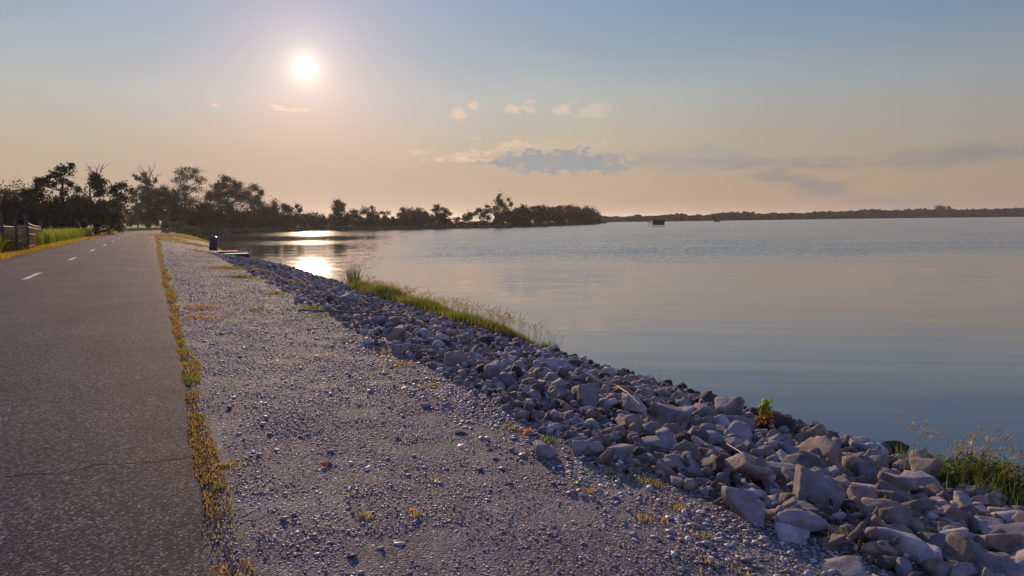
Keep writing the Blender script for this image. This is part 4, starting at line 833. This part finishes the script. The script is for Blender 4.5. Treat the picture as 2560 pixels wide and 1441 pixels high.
for i in range(90):
    f = rr.random(); a = rr.uniform(0, 6.28); rad = h*(.20+.18*(1-f))*rr.uniform(.3, 1); c = p+np.array([math.cos(a)*rad, math.sin(a)*rad, h*(.12+.86*f)])
    nrm = np.array([math.cos(a), math.sin(a), rr.uniform(.1, .9)])+rr.normal(size=3)*.4; nrm /= np.linalg.norm(nrm); up = np.array([0, 0, -1.0])+rr.normal(size=3)*.4; up -= nrm*(up@nrm); up /= np.linalg.norm(up)
    colr = (.20, .32, .03) if f > .5 else (.34, .25, .03) if f > .28 else (.40, .15, .035); V, Fc = maple_leaf(c, rr.uniform(.045, .075), nrm, up, rr.uniform(.3, 1)); LF.add(V, Fc, np.array(colr)*rr.uniform(.7, 1.3))
LF.build('leaves', M_GRASS, sroot, col=True)
p = at_z(1186, 815, -1.0); st = empty('red_leafed_sprig', p); tag(st, 'small rusty red leafed sprig at the lower end of the grass strip', 'sprig')
LF = MB(); mpp = proj(p)[2]/F_PX
for i in range(14):
    c = p+np.array([rr.normal()*.02, rr.normal()*.02, rr.uniform(.02, 24*mpp)]); nrm = rr.normal(size=3); nrm /= np.linalg.norm(nrm); up = np.cross(nrm, rr.normal(size=3)); up /= np.linalg.norm(up)
    V, Fc = maple_leaf(c, .05, nrm, up, .6); LF.add(V, Fc, np.array((.38, .09, .03))*rr.uniform(.7, 1.2))
LF.build('leaves', M_GRASS, st, col=True); B = MB(); B.tube([p, p+(0, 0, .15), p+(0.01, 0, .28)], [.004, .003, .002], 5); B.build('stem', M_BARK, st)

# ------------------------------------------------------------------ sticks and rod
M_DRIFT = simple('driftwood', (.36, .21, .13), .7, 14, .4, .5); M_STICK = simple('brown_stick', (.15, .085, .055), .8, 14, .4, .4); M_BBARK = simple('peeling_bark', (.11, .07, .05), .85, 40, .6, .9, dist=.006)
def stick(B, pts, r0, r1, dz=.03, jit=.006, sub=5, rest=None):
    A = [hm_at(u, v, dz) for u, v in pts]
    if rest: A = [a if k not in rest else A[k] for k, a in enumerate(A)]
    A = np.array(A); t = np.linspace(0, len(A)-1, (len(A)-1)*sub+1); Q = np.stack([np.interp(t, np.arange(len(A)), A[:, k]) for k in range(3)], 1)
    Q[1:-1] += rr.normal(size=(len(Q)-2, 3))*jit; B.tube(Q, list(np.linspace(r0, r1, len(Q))), 7)
st = empty('forked_driftwood_branch', hm_at(1560, 985)); tag(st, 'pale forked driftwood branch lying over the rocks near the waterline', 'branch')
e0, e1 = hm_at(1486, 947, .24), hm_at(1640, 1008, .20)
B = MB(); e_m = (e0+e1)/2+np.array([0, 0, .01]); Q = np.array([e0, e0*.6+e1*.4+np.array([0, 0, .015]), e1]); Q = np.stack([np.interp(np.linspace(0, 2, 11), [0, 1, 2], Q[:, k]) for k in range(3)], 1); Q[1:-1] += rr.normal(size=(9, 3))*.006
B.tube(Q, list(np.linspace(.014, .006, 11)), 7); B.build('stem', M_DRIFT, st)
fk = Q[5]
for (u, v) in [(1600, 1012), (1612, 975), (1660, 985)]:
    B = MB(); e = hm_at(u, v, .19); B.tube([fk, (fk+e)/2+np.array([0, 0, .02]), e], [.008, .006, .003], 6); B.build('side_branch', M_DRIFT, st)
B = MB(); B.tube([Q[0], Q[0]+(.0, 0, -.05)], [.006, .004], 5); B.build('snag', M_DRIFT, st)
def single(name, label, A, B_, r0, r1, m, cat, bow=.02, jit=.004):
    a = np.array(A); b_ = np.array(B_); t = np.linspace(0, 1, 14)[:, None]; Q = a*(1-t)+b_*t; Q[:, 2] += bow*np.sin(np.pi*t[:, 0]); Q[1:-1] += rr.normal(size=(12, 3))*jit
    bb = MB(); bb.tube(Q, list(np.linspace(r0, r1, 14)), 7); return tag(bb.build(name, m), label, cat)
single('long_stick', 'long thin reddish stick lying from the gravel across the rocks', hm_at(745, 778, .02), hm_at(1005, 790, .16), .020, .012, M_STICK, 'stick', .03, .008)
single('thin_rod', 'thin dark rod slanting down over the mid bank rocks', hm_at(1782, 1088, .07), hm_at(1895, 1158, .05), .006, .005, simple('rust', (.08, .04, .03), .6, 20), 'rod', .0, .001)
single('dark_twig', 'thin twig poking out over the water left of the seedling', hm_at(1868, 1042, .10), hm_at(1900, 1048, .10), .004, .003, M_STICK, 'twig', .0, .001)
st = empty('broken_branch', hm_at(2165, 1310)); tag(st, 'short thick broken branch with peeling bark beside the biggest pale boulder', 'branch')
a, m_, b_ = hm_at(2122, 1348, .05), hm_at(2182, 1290, .09), hm_at(2215, 1240, .10)
B = MB(); t = np.linspace(0, 1, 9)[:, None]; Q = a*(1-t)+m_*t; Q[1:-1] += rr.normal(size=(7, 3))*.003; B.tube(Q, [.016, .018, .017, .018, .016, .017, .016, .014, .012], 9); B.build('stem', M_BBARK, st)
B = MB(); B.tube([m_, (m_+b_)/2+np.array([0.01, 0, .01]), b_], [.011, .009, .005], 7); B.build('side_branch', M_BBARK, st)
B = MB(); B.tube([a-(m_-a)/np.linalg.norm(m_-a)*.010, a+(m_-a)*.01], [.009, .0155], 9); B.build('broken_end', M_DRIFT, st)
# dry leaves
def dry_leaf(label, u, v, s, colr):
    p = at_z(u, v, -.11); p[2] = float(H(np.array([p[0]]), np.array([p[1]]))[0])+s*.3; LFm = MB()
    V, Fc = maple_leaf(np.array(p), s, np.array([.25, -.85, .45])/1.0, np.array([.1, .45, .8])/.93, 1.2); LFm.add(V, Fc, colr); V2, F2 = maple_leaf(np.array(p)+(.01, -.01, -.01), s*.8, np.array([-.5, -.6, .6]), np.array([.3, .5, .75]), -1.0); LFm.add(V2, F2, np.array(colr)*.8)
    return tag(LFm.build('dry_leaf', M_GRASS, None, col=True), label, 'leaf', 'fallen leaves on the gravel')
dry_leaf('curled orange-brown dry leaf standing on the gravel near the rocks', 1320, 1076, .085, (.42, .20, .09)); dry_leaf('small yellow dry leaf low on the gravel shoulder', 1032, 1294, .035, (.40, .26, .08)); dry_leaf('tiny brown leaf curled on the gravel below the dark stone', 1222, 1120, .04, (.22, .13, .07))
# red bottle cap
p = at_z(811, 1166, -.08); p[2] = float(H(np.array([p[0]]), np.array([p[1]]))[0])+.022; m_red, N = mat('red_enamel'); finish(N, princ(N, Base_Color=(.85, .010, .028, 1), Roughness=.3))
B = MB(); n = 21; prof = [(.0165, -.006), (.0185, -.005), (.0170, .002), (.0150, .0045), (.0, .0050)]; V = []
for r, z in prof:
    for j in range(42): k = r*(1+(.06 if (j % 2 and z < 0) else 0)); V.append((k*math.cos(j*2*math.pi/42), k*math.sin(j*2*math.pi/42), z))
V = np.array(V)@rot(.45, .15, 0).T+p; B.add(V, [(i*42+j, i*42+(j+1) % 42, (i+1)*42+(j+1) % 42, (i+1)*42+j) for i in range(4) for j in range(42)]); tag(B.build('bottle_cap', m_red, smooth=True), 'bright red bottle cap lying on the gravel', 'bottle cap')

# ------------------------------------------------------------------ litter barrels and docks
M_BRL = simple('barrel_dark', (.050, .030, .022), .45, 6, .3, .2); M_LID = simple('barrel_lid', (.05, .04, .04), .18, 4, .2, .1, metal=.4); M_RIM = simple('barrel_rim', (.10, .085, .08), .4, 8, .2)
def barrel(label, u, v, hgt_, z0, tilt):
    p = at_z(u, v, z0); st = empty('litter_barrel', p); tag(st, label, 'litter barrel', 'litter barrels along the bank'); r = .27
    R_ = rot(0, tilt, 0)
    def part(nm, prof, m):
        b_ = MB(); b_.lathe(prof, 24); b_.V = [v_@R_.T+p for v_ in b_.V]; return b_.build(nm, m, st, smooth=True)
    body = part('body', [(r*.96, 0), (r, .02), (r, hgt_*.24), (r*1.03, hgt_*.25), (r, hgt_*.26), (r, hgt_*.49), (r*1.03, hgt_*.5), (r, hgt_*.51), (r, hgt_*.72)], M_BRL)
    lid = part('domed_lid', [(r*1.05, hgt_*.715), (r*1.06, hgt_*.75), (r*.97, hgt_*.85), (r*.75, hgt_*.94), (r*.4, hgt_*.985), (.02, hgt_)], M_LID)
    b_ = MB(); b_.box((-.10, -r*1.03, hgt_*.76), (.10, -r*.9, hgt_*.88)); b_.V = [v_@R_.T+p for v_ in b_.V]; fl = b_.build('flap', M_RIM, lid)
    return st
barrel('dark litter barrel with a shiny domed lid leaning by the dock', 533, 627, .98, -.22, .12)
barrel('distant dark litter barrel with domed lid beside the road shoulder', 416, 585.5, .95, -.1, .0)
M_DOCK = simple('dock_planks', (.11, .09, .08), .7, 5, .3, .4); M_DSIDE = simple('dock_side', (.045, .036, .036), .8, 3, .4, .4)
def dock(label, u0, u1, vtop, vb, ztop):
    a = at_z(u0, vtop, ztop); c = at_z(u1, vtop, ztop); st = empty('dock', (a+c)/2); tag(st, label, 'dock', 'low docks beside the litter barrel')
    y0 = (a[1]+c[1])/2; x0, x1 = a[0]-.6, c[0]; b_ = MB(); w_ = 1.3; nb_ = int((x1-x0)/.15)
    for k in range(nb_): b_.box((x0+k*.15, y0-.02, ztop-.04), (x0+k*.15+.138, y0+w_+.02, ztop))
    b_.build('deck', M_DOCK, st)
    b_ = MB(); b_.box((x0, y0, ztop-.36), (x1-.02, y0+.06, ztop-.042)); b_.box((x0, y0+w_-.06, ztop-.36), (x1-.02, y0+w_, ztop-.042)); b_.box((x1-.08, y0+.061, ztop-.36), (x1-.02, y0+w_-.061, ztop-.042)); b_.build('skirt', M_DSIDE, st)
    for px, py in ((x1-.15, y0+.14), (x1-.15, y0+w_-.14)):
        b_ = MB(); b_.lathe([(.07, 0), (.07, ztop-.045+2.6)], 10, (px, py, -2.6)); b_.build('post', M_DSIDE, st)
    print('dock', x0, x1, y0)
dock('nearer low wooden dock reaching over the water by the reeds', 562, 626, 634.5, 650, WATER+.42)
dock('farther low wooden dock behind the nearer dock', 545, 601, 628.5, 640, WATER+.42)

# ------------------------------------------------------------------ fence at left
M_POST = simple('weathered_post', (.075, .055, .045), .8, 8, .3, .4); M_RAIL = simple('rail_wood', (.42, .30, .24), .5, 10, .25, .3); M_WIRE = simple('old_wire', (.16, .11, .10), .6, 10, .3)
fence = empty('wire_fence', at_z(68, 630, -.1)); tag(fence, 'tall post and rail wire fence with vines left of the road', 'fence')
def foot(u, v): return at_z(u, v, -.08)
fa, fb = foot(8, 636), foot(70, 629); mid = foot(44, 633); fc = at_d(103, 590, proj(fb)[2]+14); fc[2] = -.1
dirf = fb-fa; far_l = fa-dirf*1.3
def post(p, hgt_, r):
    b_ = MB(); b_.tube([p+(0, 0, -.1), p+(.02, 0, hgt_*.5), p+(.0, 0, hgt_)], [r*1.05, r, r*.95], 8); b_.build('post', M_POST, fence)
mp = proj(fb)[2]/F_PX
post(fa, 100*mp, .10); post(fb, 92*mp, .11); post(mid, 80*mp, .08); post(fc, 2.0, .12); post(fc+(-.9, 1.2, 0), 2.0, .10); post(far_l, 2.3, .12)
def rail(a, b_, za, zb, r=.03):
    m_ = MB(); A = a+(0, -.1, za); B2 = b_+(0, -.1, zb); t = np.linspace(0, 1, 6)[:, None]; Q = A*(1-t)+B2*t; Q[:, 2] -= .05*np.sin(np.pi*t[:, 0]); m_.tube(Q, [r]*6, 6); m_.build('rail', M_RAIL, fence)
for z in (1.62, .78): rail(fa, fb, z+.02, z+.0); rail(far_l, fa, z, z)
rail(mid, fb, -.02, .02); rail(fb, fc, 1.85, 1.55, .02); rail(fb, fc, 1.62, 1.35, .03); rail(fb, fc, 1.15, .95, .03); rail(fb, fc, .3, .3, .02)
b_ = MB(); rw = np.random.default_rng(2)
def wires(a, c, z0, z1):
    L_ = np.linalg.norm(c-a); n = int(L_/.13)
    for k in range(-int((z1-z0)/.13), n):
        for sgn in (1, -1):
            s0 = k*.13; s1 = s0+(z1-z0); t0, t1 = max(0, s0), min(L_, s1)
            if t1 <= t0: continue
            za, zb = z0+(t0-s0), z0+(t1-s0)
            if sgn < 0: za, zb = z1-(t0-s0), z1-(t1-s0)
            b_.tube([a+(c-a)*t0/L_+(0, 0, za), a+(c-a)*t1/L_+(0, 0, zb)], [.007, .007], 3)
wires(far_l, fa, 0, 1.62); wires(fa, fb, 0, 1.62); wires(fb, fc, 0, 1.5); b_.build('wire_mesh', M_WIRE, fence)
P = []
for a, c in ((far_l, fa), (fa, fb), (fb, fc)):
    t = rw.random((1300, 1)); P.append(a*(1-t)+c*t+np.concatenate([rw.normal(size=(1300, 2))*.08, (rw.random((1300, 1))**1.3)*1.6], 1))
P = np.vstack(P); V, Fq = quads(P, .11, rw); mk('vines', V, Fq, M_GRASS, fence, np.repeat(tint(len(P), (.14, .10, .06), rw, .35), 4, 0))
# cabinet and marker posts
p = foot(108, 603); st = empty('utility_box', p); tag(st, 'dark blue utility box on a short post at the fence corner', 'utility box'); k = proj(p)[2]/F_PX; M_UB = simple('blue_grey_metal', (.035, .04, .05), .5, 5, .2)
B = MB(); hgt_ = 22*k; prof = [(-.19, .09), (.19, .09)]; B.box((-.19, -.09, hgt_-.36), (.19, .09, hgt_-.03), (np.eye(3), p)); B.box((-.21, -.11, hgt_-.03), (.21, .11, hgt_), (np.eye(3), p)); B.build('cabinet', M_UB, st)
B = MB(); B.box((-.04, -.04, -.1), (.04, .04, hgt_-.36), (np.eye(3), p)); B.build('post', M_POST, st); B = MB(); B.box((-.15, -.097, hgt_-.32), (.15, -.091, hgt_-.07), (np.eye(3), p)); B.build('door', M_UB, st)
for lab_, u, v, hp in [('taller grey marker post at the edge of the green field', 242, 588, 19), ('short dark marker stub in the verge grass', 218, 592, 9), ('farthest thin marker post beside the road', 281, 581, 11)]:
    p = foot(u, v); k = proj(p)[2]/F_PX; B = MB(); st = empty('marker_post', p); tag(st, lab_, 'post', 'marker posts along the verge'); B.tube([p+(0, 0, -.1), p+(0, 0, hp*k*.8)], [.07, .065], 8); B.build('shaft', M_POST, st); B = MB(); B.tube([p+(0, 0, hp*k*.8+.001), p+(0, 0, hp*k*.97), p+(0, 0, hp*k)], [.075, .075, .04], 8); B.build('cap', M_UB, st)

# ------------------------------------------------------------------ duck blinds in the lake
M_BL = simple('blind_reed', (.030, .026, .028), .9, 3, .4, .5)
def blind(label, u0, u1, vt, vw, plat=None, pole=None, clear=.35):
    a = at_z(u0, vw, WATER); c = at_z(u1, vw, WATER); Z = proj(a)[2]; k = Z/F_PX; w_ = (u1-u0)*k; h = (vw-vt)*k; o = (a+c)/2; ang_ = -YAW
    st = empty('duck_blind', o); tag(st, label, 'duck blind', 'duck blinds on the lake'); M_ = (rotz(ang_), o); d = w_*.6
    B = MB(); nb_ = 14
    B.box((-w_/2, 0, clear), (w_/2, .08, h-.02*h), M_); B.box((-w_/2, d-.08, clear), (w_/2, d, h*.98), M_); B.box((-w_/2, .081, clear), (-w_/2+.08, d-.081, h*.96), M_); B.box((w_/2-.08, .081, clear), (w_/2, d-.081, h*.96), M_)
    rz = np.random.default_rng(int(u0))
    for i in range(26): x_ = -w_/2+w_*i/25; B.box((x_-.05, -.05, clear-.15*rz.random()), (x_+.05, -.005, h*(.93+.1*rz.random())), M_)
    B.build('walls', M_BL, st)
    B = MB(); B.box((-w_/2-.1, d*.45, h*.985), (w_/2+.1, d+.1, h*1.02), M_); B.build('roof', M_BL, st)
    for x_ in np.linspace(-w_/2+.1, w_/2-.1, 4):
        for y_ in (.15, d-.15): B = MB(); B.box((x_-.07, y_-.07, -2.0), (x_+.07, y_+.07, clear-.003), M_); B.build('leg', M_BL, st)
    if plat:
        pw = plat*k; pz = h*.55; B = MB(); B.box((-w_/2-pw, 0, pz), (-w_/2-.003, d*.8, pz+.12), M_); B.build('platform', M_BL, st)
        for x_ in (-w_/2-pw+.1, -w_/2-pw*.55): B = MB(); B.box((x_-.06, .05, -2), (x_+.06, .17, pz-.003), M_); B.build('leg', M_BL, st)
    if pole: B = MB(); q0 = np.array([0, d*.5, h*1.021])@rotz(ang_).T+o; q1 = np.array([w_*.12, d*.5, h*1.45])@rotz(ang_).T+o; B.tube([q0, (q0+q1)/2, q1], [.12, .09, .05], 6); B.tube([(q0+q1)/2, (q0+q1)/2+(.35, 0, .15)], [.06, .03], 5); B.build('brush_pole', M_BL, st)
blind('large dark stilted duck blind with side platform on the open lake', 1633, 1661, 550.5, 565.5, plat=12, pole=True, clear=.45)
blind('small dark duck blind near the far shore', 1786, 1799, 551.5, 555.6, clear=.2)
blind('tiny farthest duck blind close under the far woods', 2000, 2008, 547.3, 549.8, clear=.15)

# ------------------------------------------------------------------ haze
HAZE = 0.00007
hm_, N = mat('haze'); N.n('ShaderNodeOutputMaterial', {'Volume': N.n('ShaderNodeVolumePrincipled', {'Color': (.86, .87, .92, 1), 'Density': HAZE, 'Anisotropy': .55})})
B = MB(); B.box((-3600, -2600, -5.5), (6100, 6100, 45)); hz_ = B.build('haze', hm_); tag(hz_, 'thin evening haze over the lake', 'haze', kind='stuff')
